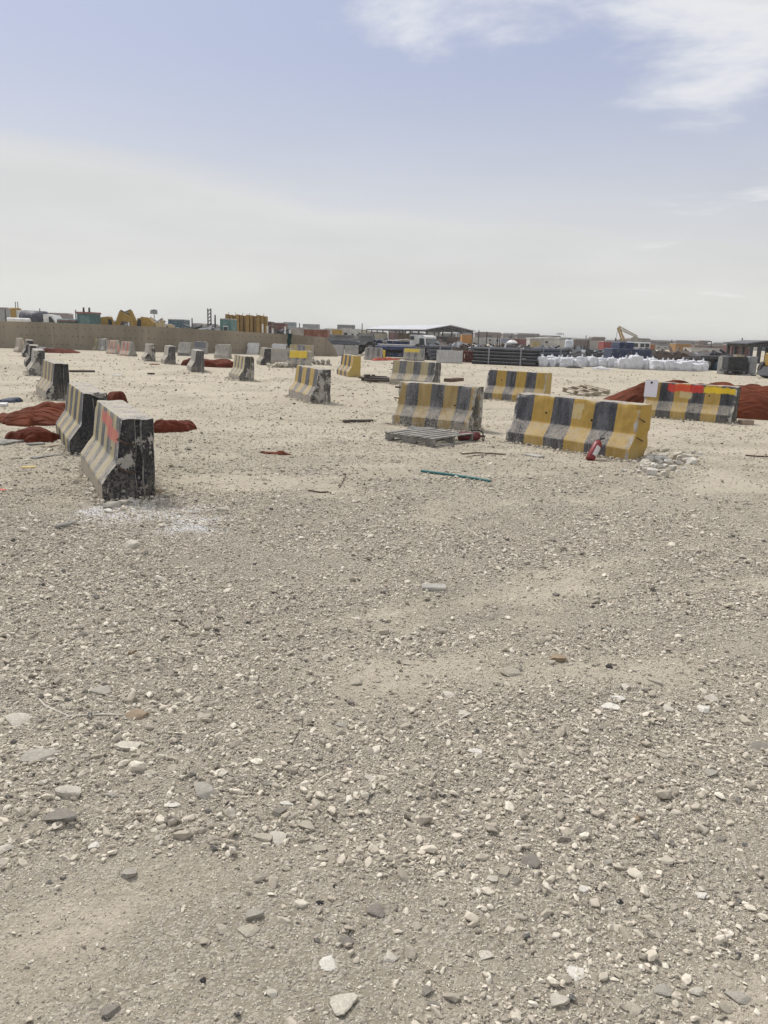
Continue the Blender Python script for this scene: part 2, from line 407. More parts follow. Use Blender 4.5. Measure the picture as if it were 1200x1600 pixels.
def make_lime():
    n = 9000; c = gp(240, 810)
    x = rng.uniform(c.x - 0.9, c.x + 0.9, n); y = rng.uniform(c.y - 0.7, c.y + 0.6, n)
    k = rng.random(n) < lime_mask(x, y) ** 1.3 * 0.85; x, y = x[k], y[k]; n = len(x)
    s = rng.uniform(0.008, 0.028, n); z = ground_h(x, y) + s * 0.03
    S = np.stack([s * 1.4, s, s * 0.35], 1); rot = np.stack([rng.normal(0, 0.3, n), rng.normal(0, 0.3, n), rng.uniform(0, 6.28, n)], 1)
    scatter_object('lime_chips', np.stack([x, y, z], 1), rot, S, rng.integers(0, 4, n), rng.random(n), [hull_rock(300 + k, 9, 0.8) for k in range(4)],
                   mat('white_lime', (0.76, 0.765, 0.775), 0.9, 0, 0.08), 'white powdery chips spilled in front of the nearest left barrier', 'lime chips')
make_lime()
# ---------------------------------------------------------------- concrete barriers
CONC = (0.40, 0.385, 0.35)
def barrier_mesh(L, seed, sym=False, H=0.81, step=0.06, chip=1.0, groove=True):
    # single-faced road barrier: sloped toe to the front (-y), upright back with a joint channel in each end
    if sym: prof = [(-0.27, 0), (-0.27, 0.10), (-0.15, 0.30), (-0.085, H), (0.085, H), (0.15, 0.30), (0.27, 0.10), (0.27, 0)]
    else: prof = [(-0.25, 0), (-0.25, 0.20), (-0.10, 0.40), (-0.045, H), (0.25, H), (0.25, 0)]
    mb = MB(); mb.prism(prof, -L / 2, L / 2); bm = mb.bm
    bmesh.ops.recalc_face_normals(bm, faces=bm.faces)
    bmesh.ops.bevel(bm, geom=bm.edges[:], offset=0.016, segments=2, affect='EDGES', profile=0.6)
    def cut(co, no):
        bmesh.ops.bisect_plane(bm, geom=bm.verts[:] + bm.edges[:] + bm.faces[:], plane_co=co, plane_no=no)
    x = -L / 2 + step
    while x < L / 2 - step * 0.5: cut((x, 0, 0), (1, 0, 0)); x += step
    z = step * 0.7
    while z < H - 0.02: cut((0, 0, z), (0, 0, 1)); z += step
    ch = (0.075, 0.085, 0.125, 0.135) if groove and not sym else ()
    for y in list(ch) + [-0.2, -0.13, -0.07, 0.0, 0.04, 0.19]: cut((0, y, 0), (0, 1, 0))
    off = Vector((seed * 7.31, seed * 3.17, 0))
    for v in bm.verts:
        c = v.co
        if ch and abs(c.x) > L / 2 - 0.001 and 0.08 < c.y < 0.13 and c.z > 0.02: c.x -= math.copysign(0.03, c.x)
    bm.normal_update()
    for v in bm.verts:
        c = v.co; p = c + off
        d = 0.006 * (mnoise.noise(p * 3.0)) + 0.004 * mnoise.noise(p * 11.0)
        # edges crumble where the noise says so
        ed = min(abs(L / 2 - abs(c.x)), 0.2); top = H - c.z
        k = max(0.0, mnoise.noise(p * 5.0) - 0.10) * chip
        if ed < 0.03: d -= 0.05 * k
        if top < 0.03: d -= 0.035 * k
        if c.z < 0.03: d -= 0.04 * k
        if ed < 0.05 and top < 0.08: d -= 0.05 * max(0, mnoise.noise(p * 3.1 + Vector((5, 0, 0))) + 0.1) * chip
        v.co = c + v.normal * d
    me = mb.mesh('barrier_body'); me.shade_smooth()
    me.set_sharp_from_angle(angle=R(38))
    return me
YEL = (0.53, 0.345, 0.072); PALE = (0.45, 0.385, 0.24); DRK = (0.058, 0.062, 0.075); BLK = (0.024, 0.025, 0.030)
def barrier_material(name, L, phase=0.0, n=6, ya=YEL, da=DRK, wear=0.3, dirt=0.4, end=BLK, endwear=0.45, patches=(), plain=None, toe=None, seed=0.0):
    m = bpy.data.materials.new(name); m.use_nodes = True; t = m.node_tree; b = NB(t)
    p = t.nodes['Principled BSDF']; p.inputs['Roughness'].default_value = 0.85; p.inputs['Specular IOR Level'].default_value = 0.25
    tcn = b.n('ShaderNodeTexCoord'); tc = b.vmath('ADD', tcn.outputs['Object'], (seed * 3.3, seed * 1.7, seed * 0.9)); X, Y, Z = b.sep(tcn.outputs['Object'])
    nx, ny, nz = b.sep(tcn.outputs['Normal'])
    nw = b.noise(tc, 7.0, 6, 0.68); nf = b.noise(tc, 38.0, 4, 0.7)
    st = b.noise(b.vmath('MULTIPLY', tc, (9, 9, 1.4)), 1.0, 5, 0.65)
    conc = b.mix(b.ramp(nw, 0.3, 0.7), tuple(x * 0.72 for x in CONC), tuple(x * 1.15 for x in CONC))
    conc = b.mix(b.math('MULTIPLY', b.ramp(nf, 0.5, 0.75), 0.5), conc, tuple(x * 0.5 for x in CONC))
    if plain is None:
        u = b.math('MULTIPLY_ADD', b.math('ADD', X, L / 2), n / L, phase)
        u = b.math('ADD', u, b.math('MULTIPLY', b.math('SUBTRACT', nf, 0.5), 0.07))
        s_ = b.math('MODULO', b.math('FLOOR', b.math('ADD', u, 20.0)), 2.0)
        ya = tuple(v * 0.80 for v in ya)
        yv = b.mix(b.ramp(st, 0.35, 0.7), tuple(x * 0.85 for x in ya), tuple(min(1, x * 1.15) for x in ya))
        dv = b.mix(b.ramp(st, 0.35, 0.72), tuple(x * 0.75 for x in da), tuple(x * 1.9 for x in da))
        paint = b.mix(s_, yv, dv)
    else:
        paint = b.mix(b.ramp(st, 0.3, 0.7), tuple(x * 0.8 for x in plain), tuple(min(1, x * 1.12) for x in plain))
    if end is not None:
        ef = b.ramp(b.math('ABSOLUTE', nx), 0.55, 0.75)
        ne = b.noise(b.vmath('ADD', tc, (4.4, 1.3, 2.2)), 3.2, 6, 0.6)
        ew = b.math('MULTIPLY', ef, b.ramp(b.math('ADD', ne, b.math('MULTIPLY', b.math('SUBTRACT', nf, 0.5), 0.22)), 0.70 - endwear * 0.32, 0.735 - endwear * 0.32, 1.0, 0.0))
        paint = b.mix(ef, paint, conc); paint = b.mix(ew, paint, end)
    wf = b.ramp(b.math('ADD', nw, b.math('MULTIPLY', b.math('SUBTRACT', nf, 0.5), 0.7)), 0.74 - wear * 0.32, 0.80 - wear * 0.26)
    topf = b.ramp(nz, 0.75, 0.95)
    wf = b.math('MAXIMUM', wf, b.math('MULTIPLY', topf, b.ramp(nf, 0.36, 0.55)))
    edg = b.math('MULTIPLY', b.ramp(b.math('ADD', b.math('ABSOLUTE', X), b.math('MULTIPLY', b.math('SUBTRACT', nw, 0.5), 0.16)), L / 2 - 0.06, L / 2 - 0.035), b.ramp(b.math('ABSOLUTE', nx), 0.25, 0.6, 1.0, 0.0))
    wf = b.math('MAXIMUM', wf, b.math('MULTIPLY', edg, b.ramp(nw, 0.42, 0.5)))
    c = b.mix(wf, paint, conc)
    for (x0, x1, z0, z1, pc) in patches:
        ex = b.math('MULTIPLY', b.math('SUBTRACT', nw, 0.5), 0.16)
        xx = b.math('ADD', X, ex); zz = b.math('ADD', Z, b.math('MULTIPLY', b.math('SUBTRACT', st, 0.5), 0.16))
        mk = b.math('MULTIPLY', b.ramp(xx, x0 - 0.01, x0 + 0.01), b.ramp(xx, x1 - 0.01, x1 + 0.01, 1.0, 0.0))
        mk = b.math('MULTIPLY', mk, b.math('MULTIPLY', b.ramp(zz, z0 - 0.01, z0 + 0.01), b.ramp(zz, z1 - 0.01, z1 + 0.01, 1.0, 0.0)))
        mk = b.math('MULTIPLY', mk, b.ramp(b.math('ADD', nf, b.math('MULTIPLY', st, 0.35)), 0.42, 0.58))
        mk = b.math('MULTIPLY', mk, b.ramp(ny, -0.55, -0.7))
        c = b.mix(b.math('MULTIPLY', mk, b.ramp(nw, 0.25, 0.7, 0.95, 0.72)), c, pc)
    if toe is not None:                         # bare, muddy toe
        c = b.mix(b.math('MULTIPLY', b.math('MULTIPLY', b.ramp(Z, 0.15, 0.21, 1.0, 0.0), b.ramp(b.math('ABSOLUTE', nx), 0.4, 0.7, 1.0, 0.0)), b.ramp(nw, 0.25, 0.5, 0.65, 1.0)), c, toe)
    dz = b.ramp(b.math('ADD', Z, b.math('MULTIPLY', nw, 0.3)), 0.10, 0.62, 1.0, 0.0)
    df = b.math('MULTIPLY', b.math('MULTIPLY_ADD', dz, 0.6, 0.22), b.ramp(b.math('ADD', nf, b.math('MULTIPLY', st, 0.5)), 0.62, 0.85))
    c = b.mix(b.math('MULTIPLY', df, dirt * 2.0, clamp=True), c, (0.43, 0.385, 0.31))
    # dust lies on the sloping toe
    sl_ = b.math('MULTIPLY', b.ramp(nz, 0.3, 0.6), b.ramp(b.math('ADD', nw, b.math('MULTIPLY', nf, 0.6)), 0.55, 1.0))
    c = b.mix(b.math('MULTIPLY', sl_, 0.62), c, (0.43, 0.385, 0.31))
    t.links.new(c, p.inputs['Base Color'])
    bp = b.n('ShaderNodeBump'); bp.inputs['Strength'].default_value = 0.35; bp.inputs['Distance'].default_value = 0.01
    t.links.new(nf, bp.inputs['Height']); t.links.new(bp.outputs[0], p.inputs['Normal'])
    return m
RUST = mat('rusty_steel', (0.095, 0.055, 0.038), 0.85, 0.2, 0.35, 20)
HOLE = mat('hole_black', (0.012, 0.012, 0.012), 0.95, 0, 0.1)
bar_count = 0; FOOT = []
def barrier(label, A=None, B=None, C=None, L=2.0, ang=None, sym=False, loops='', holes=(), hi=False, tilt=0.0, sink=0.02, H=0.81, chip=1.0, group='concrete road barriers across the yard', **mk):
    """A, B: pixels of the left and right front toe corners; or C: pixel of the middle of the front toe with L and ang"""
    global bar_count; bar_count += 1
    if A is not None:
        a, b_ = gp(*A), gp(*B); L0 = (b_ - a).length; L = max(0.6, min(2.25, L0)) if L is None else L
        th = math.atan2(b_.y - a.y, b_.x - a.x) if ang is None else R(ang); mid = (a + b_) / 2
        if ang is None and L > L0 * 1.02: pass
    else: mid = gp(*C); th = R(ang or 0)
    dirv = Vector((math.cos(th), math.sin(th), 0)); nrm = Vector((-dirv.y, dirv.x, 0))
    half = 0.27 if sym else 0.25
    loc = mid + nrm * half; loc.z = gh(loc.x, loc.y) - sink
    root = empty('concrete_barrier', loc, th, label, 'barrier', group); root.rotation_euler = (tilt, 0, th)
    FOOT.append((loc.x, loc.y, th, L, half))
    me = barrier_mesh(L, bar_count, sym, H, 0.035 if hi else 0.09, chip, mk.get('end') is None or max(mk['end']) < 0.2)
    mk.setdefault('seed', bar_count * 0.77)
    link('barrier_body', me, barrier_material('barrier_paint_%02d' % bar_count, L, **mk), root)
    for sgn, ch in ((-1, 'l'), (1, 'r')):
        if ch in loops:
            for zz, dy in ((0.60, 0.0), (0.33, 0.02)):
                x0 = sgn * L / 2; y0 = -0.02 if not sym else -0.05
                y1 = y0 - 0.12 - (0.4 - zz) * 0.25 * (zz < 0.4)
                mb = MB(); mb.tube([(x0 - sgn * 0.03, y0 + 0.1, zz - 0.03), (x0 + sgn * 0.03, y0 + 0.07, zz - 0.03), (x0 + sgn * 0.05, y0 - 0.0, zz - 0.015), (x0 + sgn * 0.02, y0 - 0.07, zz + 0.02), (x0 - sgn * 0.015, y0 - 0.05, zz + 0.03)], 0.008, 6)
                mb.build('wire_loop', RUST, root)
        if ch.upper() in loops:                # rods poking out of the face edge
            for zz in (0.70, 0.50):
                mb = MB(); fy = -0.05 - (0.81 - zz) * 0.13
                mb.tube([(sgn * (L / 2 - 0.05), fy + 0.02, zz), (sgn * (L / 2 + 0.06), fy - 0.02, zz + 0.005)], 0.017 if zz > 0.6 else 0.012, 6); mb.build('steel_rod', RUST, root)
    for (hx, hz) in holes:
        fy = -0.1 + (hz - 0.40) / 0.41 * 0.055 if not sym else -0.15 + (hz - 0.3) / 0.51 * 0.065
        mb = MB(); mb.cyl((hx, fy + 0.02, hz), (hx, fy - 0.004, hz), 0.020, 0.017, 10); mb.build('lifting_hole', HOLE, root)
    return root
GRN = 'concrete road barriers across the yard'
REDP = (0.62, 0.10, 0.08); BRED = (0.66, 0.035, 0.02); BYEL = (0.86, 0.60, 0.02)
# left row, nearest first
b1 = barrier('nearest left barrier, black tarred end, pale red spray paint on its striped face', (127.5, 732.5), (158.3, 784), L=2.0, hi=True, chip=1.2, loops='r', holes=((0.55, 0.47),),
        phase=0.0, n=8, ya=PALE, da=(0.10, 0.105, 0.11), wear=0.30, dirt=0.25, endwear=0.36, toe=(0.34, 0.30, 0.235), patches=((-0.35, 0.45, 0.64, 0.76, (0.50, 0.13, 0.10)), (0.15, 0.90, 0.55, 0.67, (0.50, 0.13, 0.10))))
barrier('second barrier of the left row, cleanly striped, black end facing the camera', (87, 677), (110, 711), L=2.05, hi=True, phase=1.0, n=7, ya=(0.46, 0.37, 0.18), da=(0.075, 0.08, 0.09), wear=0.12, dirt=0.15, endwear=0.1, end=BLK)
barrier('third barrier of the left row, black streaked end, behind the red cloth', (55, 613), (73, 625.5), L=2.0, phase=1.0, n=7, ya=(0.47, 0.37, 0.19), da=(0.10, 0.10, 0.105), wear=0.15, dirt=0.25, endwear=0.5, toe=(0.36, 0.33, 0.28))
barrier('fourth barrier of the left row, rounded grey top with worn dark end', (40, 578), (48, 591), L=1.9, phase=0, plain=(0.26, 0.25, 0.225), wear=0.35, dirt=0.3, endwear=0.5, end=(0.05, 0.052, 0.06), chip=2.5)
barrier('dark narrow barrier, fifth of the left row', (37, 569), (41, 575), L=1.8, phase=0, n=6, ya=(0.2, 0.2, 0.19), da=(0.06, 0.06, 0.07), wear=0.2, dirt=0.2, end=BLK)
barrier('farthest dark barrier of the left row, before the concrete wall', (33.5, 555), (36, 559), L=1.7, phase=0, n=6, ya=(0.24, 0.235, 0.22), da=(0.07, 0.07, 0.08), wear=0.2, dirt=0.2, end=BLK)
# second row, left to right
barrier('small worn white and black barrier between red scrap and wall, left of two similar', (217, 561), (231, 566), L=1.3, phase=0, n=5, ya=(0.36, 0.34, 0.29), da=(0.22, 0.21, 0.20), wear=0.45, dirt=0.5, endwear=0.7)
barrier('barrier with dark blue black end left of a red cloth strip', (247.5, 565), (261, 570.7), L=1.6, phase=1, n=6, ya=(0.40, 0.37, 0.29), da=(0.2, 0.2, 0.2), wear=0.3, dirt=0.5, end=(0.045, 0.05, 0.065), endwear=0.2)
barrier('grey barrier with tall dark smooth end beside the red cloth strip', (289, 575), (302, 583.5), L=1.9, phase=0, n=6, ya=(0.36, 0.345, 0.30), da=(0.20, 0.20, 0.20), wear=0.3, dirt=0.5, end=(0.06, 0.063, 0.075), endwear=0.1)
barrier('worn yellow striped barrier with a mud coated toe, right of the red cloth strip', (350, 588), (382, 598.7), L=1.75, phase=0, n=7, ya=(0.50, 0.42, 0.21), da=(0.12, 0.12, 0.13), wear=0.3, dirt=0.35, endwear=0.5, end=(0.06, 0.06, 0.065), toe=(0.33, 0.31, 0.275), chip=1.6)
barrier('small dark ended barrier behind the worn yellow striped one', (399, 568), (409, 571.2), L=1.3, phase=1, n=7, ya=(0.48, 0.43, 0.27), da=(0.09, 0.09, 0.1), wear=0.15, dirt=0.3, end=(0.035, 0.037, 0.045), endwear=0.25)
barrier('yellow and black barrier in mid yard with chipped dark right end', (448, 617.5), (487.5, 631.5), L=2.1, hi=True, phase=0, n=6, ya=(0.48, 0.335, 0.10), wear=0.2, dirt=0.4, end=(0.05, 0.05, 0.055), endwear=0.55, loops='', toe=(0.27, 0.25, 0.225), holes=((0.36, 0.5),), chip=1.5)
barrier('yellow and black barrier with a yellow end beside a pile of dark planks', (520, 583), (550, 590.5), L=1.85, phase=1, n=6, wear=0.15, dirt=0.3, end=(0.47, 0.33, 0.08), endwear=0.0, holes=((-0.3, 0.6),))
barrier('pale striped barrier beyond the battered mid barrier, right of the dark planks', (614, 599), (668, 607), L=1.75, ang=-38, phase=0, n=6, ya=(0.50, 0.42, 0.25), da=(0.10, 0.105, 0.115), wear=0.25, dirt=0.4, end=(0.06, 0.06, 0.065), endwear=0.5, toe=(0.34, 0.31, 0.26), loops='L')
barrier('battered mid barrier with rods on its left edge and a crumbled black end, by pallet', (615, 663), (729, 675.5), L=1.62, hi=True, chip=2.2, phase=0.35, n=6, ya=(0.45, 0.315, 0.11), da=(0.075, 0.08, 0.092), wear=0.32, dirt=0.55, end=(0.03, 0.032, 0.038), endwear=0.62, loops='L', toe=None, holes=((0.42, 0.46),))
barrier('yellow ended striped barrier in front of the white bags', (759.5, 624), (840, 631), L=1.75, phase=1, n=6, wear=0.14, dirt=0.3, end=(0.45, 0.33, 0.12), endwear=0.0, holes=((-0.42, 0.56),))
b_near = barrier('large near right barrier with a yellow end and a fire extinguisher leaning on it', (790.5, 692.4), (979, 722.7), L=2.2, hi=True, chip=1.7, phase=1, n=6, ya=(0.55, 0.355, 0.078), da=(0.058, 0.062, 0.075), wear=0.15, dirt=0.26, end=(0.42, 0.27, 0.055), endwear=-0.2, loops='r', holes=((-0.47, 0.55), (0.35, 0.52)), patches=((0.0, 0.17, 0.52, 0.74, (0.56, 0.46, 0.24)),))
b_far = barrier('right barrier with fresh red and yellow paint along its top, before the red tarpaulin', (1000, 650), (1143, 662.5), L=1.95, hi=True, phase=0, n=6, ya=(0.56, 0.37, 0.09), da=(0.045, 0.047, 0.056), wear=0.12, dirt=0.25, end=BLK, endwear=0.1, holes=((0.42, 0.58),), patches=((-0.48, 0.28, 0.63, 0.79, BRED), (0.29, 0.95, 0.64, 0.77, BYEL), (-0.2, 0.05, 0.5, 0.64, (0.6, 0.5, 0.27))))
# far row before the concrete wall
WH = (0.50, 0.50, 0.48); GR = (0.33, 0.32, 0.29)
far = [
 ('striped grey barrier with pink marks at the far left by the wall', (24, 550), 1.15, -55, True, dict(phase=0, n=5, ya=(0.38, 0.35, 0.29), da=(0.30, 0.24, 0.20), wear=0.2, dirt=0.3, end=None)),
 ('yellowed upright barrier right of the far red heap', (143, 547), 0.8, -40, True, dict(phase=0, n=4, ya=(0.47, 0.38, 0.18), da=(0.38, 0.33, 0.22), wear=0.2, end=None)),
 ('grey barrier with two white marks right of the yellowed one', (156, 548), 0.7, -40, True, dict(phase=0, n=4, ya=(0.45, 0.44, 0.42), da=(0.24, 0.24, 0.23), wear=0.3, end=None)),
 ('pale barrier with thin red stripes, left of two, before the wall', (172, 553), 0.9, -35, True, dict(phase=0, n=5, ya=(0.45, 0.42, 0.36), da=(0.45, 0.24, 0.19), wear=0.4, end=None)),
 ('red and white striped grey barrier, right of two, before the wall', (193, 556), 1.1, -45, True, dict(phase=0, n=5, ya=(0.42, 0.40, 0.36), da=(0.40, 0.16, 0.13), wear=0.4, end=(0.25, 0.24, 0.22))),
 ('pale block shaped barrier with blue black foot behind the red cloth strip', (286, 556), 0.75, -12, False, dict(plain=(0.38, 0.37, 0.35), wear=0.2, toe=(0.09, 0.10, 0.11), end=(0.22, 0.21, 0.2))),
 ('dark blue smeared barrier peeking over the grey dark ended one', (311, 553), 0.85, -10, False, dict(plain=(0.14, 0.15, 0.18), wear=0.45, end=(0.3, 0.29, 0.27))),
 ('white grey barrier with a darker end, left of the worn striped one', (345, 560), 0.85, -15, False, dict(plain=(0.38, 0.36, 0.32), wear=0.2, end=(0.24, 0.23, 0.2))),
 ('small plain grey barrier close against the wall', (364, 549), 0.65, -5, False, dict(plain=(0.30, 0.29, 0.26), wear=0.2, end=(0.24, 0.23, 0.2))),
 ('clean white barrier close against the wall', (394, 554), 0.85, -12, False, dict(plain=(0.58, 0.58, 0.56), wear=0.1, end=(0.3, 0.29, 0.26))),
 ('white barrier with a smeared middle and a black end', (434, 556), 1.05, -15, False, dict(plain=(0.56, 0.57, 0.58), wear=0.2, end=BLK, endwear=0.3)),
 ('low rubble grey barrier lying before the white black ended one', (436, 569), 1.15, -6, False, dict(plain=(0.44, 0.41, 0.36), wear=0.3, dirt=0.8, end=(0.3, 0.28, 0.25))),
 ('yellow and beige barrier with one dark stripe by the green cloth', (469, 558), 1.5, -10, False, dict(phase=0, n=3, ya=(0.48, 0.40, 0.22), da=(0.15, 0.15, 0.16), wear=0.15, end=(0.3, 0.28, 0.24))),
 ('striped barrier with a bright yellow painted rectangle', (464, 575), 1.1, -12, False, dict(phase=1, n=6, ya=(0.46, 0.41, 0.30), da=(0.15, 0.15, 0.155), wear=0.3, end=(0.34, 0.32, 0.28), patches=((-0.42, 0.40, 0.46, 0.86, (0.88, 0.62, 0.03)),))),
 ('grey barrier with two dark stripes at the broken end of the wall', (496, 556), 0.8, -20, True, dict(phase=0, n=4, ya=(0.40, 0.385, 0.35), da=(0.10, 0.10, 0.10), wear=0.2, end=None)),
 ('light grey barrier flaring wide at its foot past the wall end', (527, 556), 0.85, -5, True, dict(plain=(0.43, 0.43, 0.42), wear=0.15, end=None)),
 ('dull grey barrier with faint level lines past the wall end', (548, 557), 0.95, -5, False, dict(plain=(0.33, 0.325, 0.30), wear=0.3, end=None)),
 ('grey barrier with four dark stripes left of the yellow block', (582, 562.5), 1.15, -15, True, dict(phase=0, n=7, ya=(0.37, 0.365, 0.35), da=(0.15, 0.15, 0.15), wear=0.25, end=None)),
 ('far striped barrier with a yellow painted top, before the white truck', (646, 564), 1.35, -6, True, dict(phase=0, n=6, ya=(0.44, 0.41, 0.35), da=(0.16, 0.16, 0.16), wear=0.25, end=None, patches=((-0.6, 0.35, 0.56, 0.9, (0.80, 0.60, 0.06)),))),
 ('plain light grey barrier beside the red brown block stack', (702, 567.5), 1.6, -4, True, dict(plain=(0.45, 0.45, 0.44), wear=0.2, end=None)),
]
for lab, C, L, ang, sym, kw in far:
    kw.setdefault('dirt', 0.35)
    barrier(lab, C=C, L=L, ang=ang, sym=sym, H=0.78, chip=1.5, group='far barriers near the wall', **kw)

# grit, crumbs and stones banked against the barrier feet
def foot_grit():
    P, S, T = [], [], []
    for (cx, cy, th, L, hf) in FOOT:
        d = math.hypot(cx, cy)
        if d > 30: continue
        n = int(330 * L * (1 if d < 16 else 0.5)); u = rng.uniform(-0.5, 0.5, n) * (L + 0.3); side = rng.random(n)
        off = np.abs(rng.normal(0, 0.07, n)); lx = np.where(side < 0.62, u, np.where(side < 0.81, L / 2 + off, -L / 2 - off)); ly = np.where(side < 0.62, -hf - off, rng.uniform(-hf - 0.06, hf + 0.06, n))
        x = cx + lx * math.cos(th) - ly * math.sin(th); y = cy + lx * math.sin(th) + ly * math.cos(th)
        s_ = (0.008 + 0.03 * rng.random(n) ** 3) * (1 + d / 20); z = ground_h(x, y) + s_ * 0.1 + 0.02 * np.exp(-(off / 0.05) ** 2)
        P.append(np.stack([x, y, z], 1)); S.append(np.stack([s_ * 1.2, s_, s_ * 0.8], 1)); T.append(np.clip(rng.beta(2.2, 2, n), 0, 1))
    P = np.concatenate(P); S = np.concatenate(S); T = np.concatenate(T); n = len(P)
    rot = np.stack([rng.normal(0, 0.4, n), rng.normal(0, 0.4, n), rng.uniform(0, 6.28, n)], 1)
    scatter_object('barrier_grit', P, rot, S, rng.integers(0, 6, n), T, [hull_rock(400 + k, 12, 0.8) for k in range(6)], stone_material('grit_stone'), 'loose grit banked against the feet of the barriers', 'grit')
foot_grit()
# paper sheet on the right barrier, sits on the upper face near its left end
def paper():
    M = b_far.matrix_basis.copy()
    lx, z0, z1 = -0.84, 0.50, 0.86
    root = empty('paper_sheet', b_far.matrix_basis @ Vector((lx, -0.10, 0.44)), b_far.rotation_euler.z, 'white paper sheet with a black clip hanging on the red and yellow painted barrier', 'paper')
    mb = MB(); mb.box((0, -0.012, 0.22), (0.29, 0.004, 0.38), rx=R(-5)); mb.build('sheet', mat('paper', (0.72, 0.71, 0.77), 0.6, 0, 0.03, bump=0), root)
    mb = MB(); mb.cyl((0, 0.0, 0.35), (0, -0.02, 0.35), 0.022, 0.022, 12); mb.build('clip', HOLE, root)
    mb = MB(); mb.tube([(0.0, 0.002, 0.35), (0.04, 0.0, 0.32), (0.12, -0.004, 0.24)], 0.003, 5); mb.build('string', mat('string', (0.4, 0.39, 0.42), 0.8), root)
paper()

# ---------------------------------------------------------------- small things on the yard
def rock_hero(seed, sub=3, flat=0.6):
    r = random.Random(seed); bm = bmesh.new(); bmesh.ops.create_icosphere(bm, subdivisions=sub, radius=0.55)
    pl = []
    for k in range(11):
        n = Vector((r.gauss(0, 1), r.gauss(0, 1), r.gauss(0.15, 0.7))).normalized(); pl.append((n, r.uniform(0.22, 0.44)))
    pl.append((Vector((r.uniform(-0.3, 0.3), r.uniform(-0.3, 0.3), 1)).normalized(), r.uniform(0.2, 0.34)))
    for v in bm.verts:
        for n, d in pl:
            k = v.co.dot(n) - d
            if k > 0: v.co -= n * k
        v.co *= 1 + 0.05 * mnoise.noise(v.co * 5 + Vector((seed, 0, 0))) + 0.03 * mnoise.noise(v.co * 13 + Vector((seed, 0, 0)))
        v.co.z *= flat
    me = bpy.data.meshes.new('rock'); bm.to_mesh(me); bm.free(); me.shade_smooth(); me.set_sharp_from_angle(angle=R(22)); return me
HERO = [rock_hero(k * 13 + 5, 3, (0.5, 0.65, 0.8, 0.42)[k % 4]) for k in range(16)]
RC = {'pale': stone_material('rock_pale', False, (0.55, 0.51, 0.43)), 'tan': stone_material('rock_tan', False, (0.43, 0.39, 0.315)), 'brown': stone_material('rock_brown', False, (0.31, 0.24, 0.165)),
      'grey': stone_material('rock_grey', False, (0.37, 0.345, 0.295)), 'dark': stone_material('rock_dark', False, (0.235, 0.215, 0.185)), 'white': stone_material('rock_white', False, (0.68, 0.65, 0.58)), 'black': stone_material('rock_black', False, (0.02, 0.021, 0.025))}
def rock(px, py, wpx, colr, label, flat=1.0, sink=0.25, i=[0]):
    c = gp(px, py + wpx * 0.2); d = (c - Vector((0, 0, HC))).length; s = wpx / FPX * d * 1.0
    i[0] += 1; me = HERO[i[0] % len(HERO)].copy(); me.materials.append(RC[colr])
    hz = s * 0.3 * flat
    o = link('rock', me, None, None, (c.x, c.y, gh(c.x, c.y) + hz * (0.62 - sink)), (random.uniform(-0.15, 0.15), random.uniform(-0.15, 0.15), random.uniform(-0.5, 0.5) + (math.pi if i[0] % 2 else 0)))
    o.scale = (s, s * random.uniform(0.75, 1.0), s * flat * random.uniform(0.8, 1.0))
    return setp(o, label, 'rock', 'loose rocks in the gravel')
WHERE = lambda x, y: ('bottom ' if y > 1450 else 'lower ' if y > 1200 else 'middle ' if y > 950 else 'upper ') + ('left' if x < 400 else 'centre' if x < 800 else 'right')
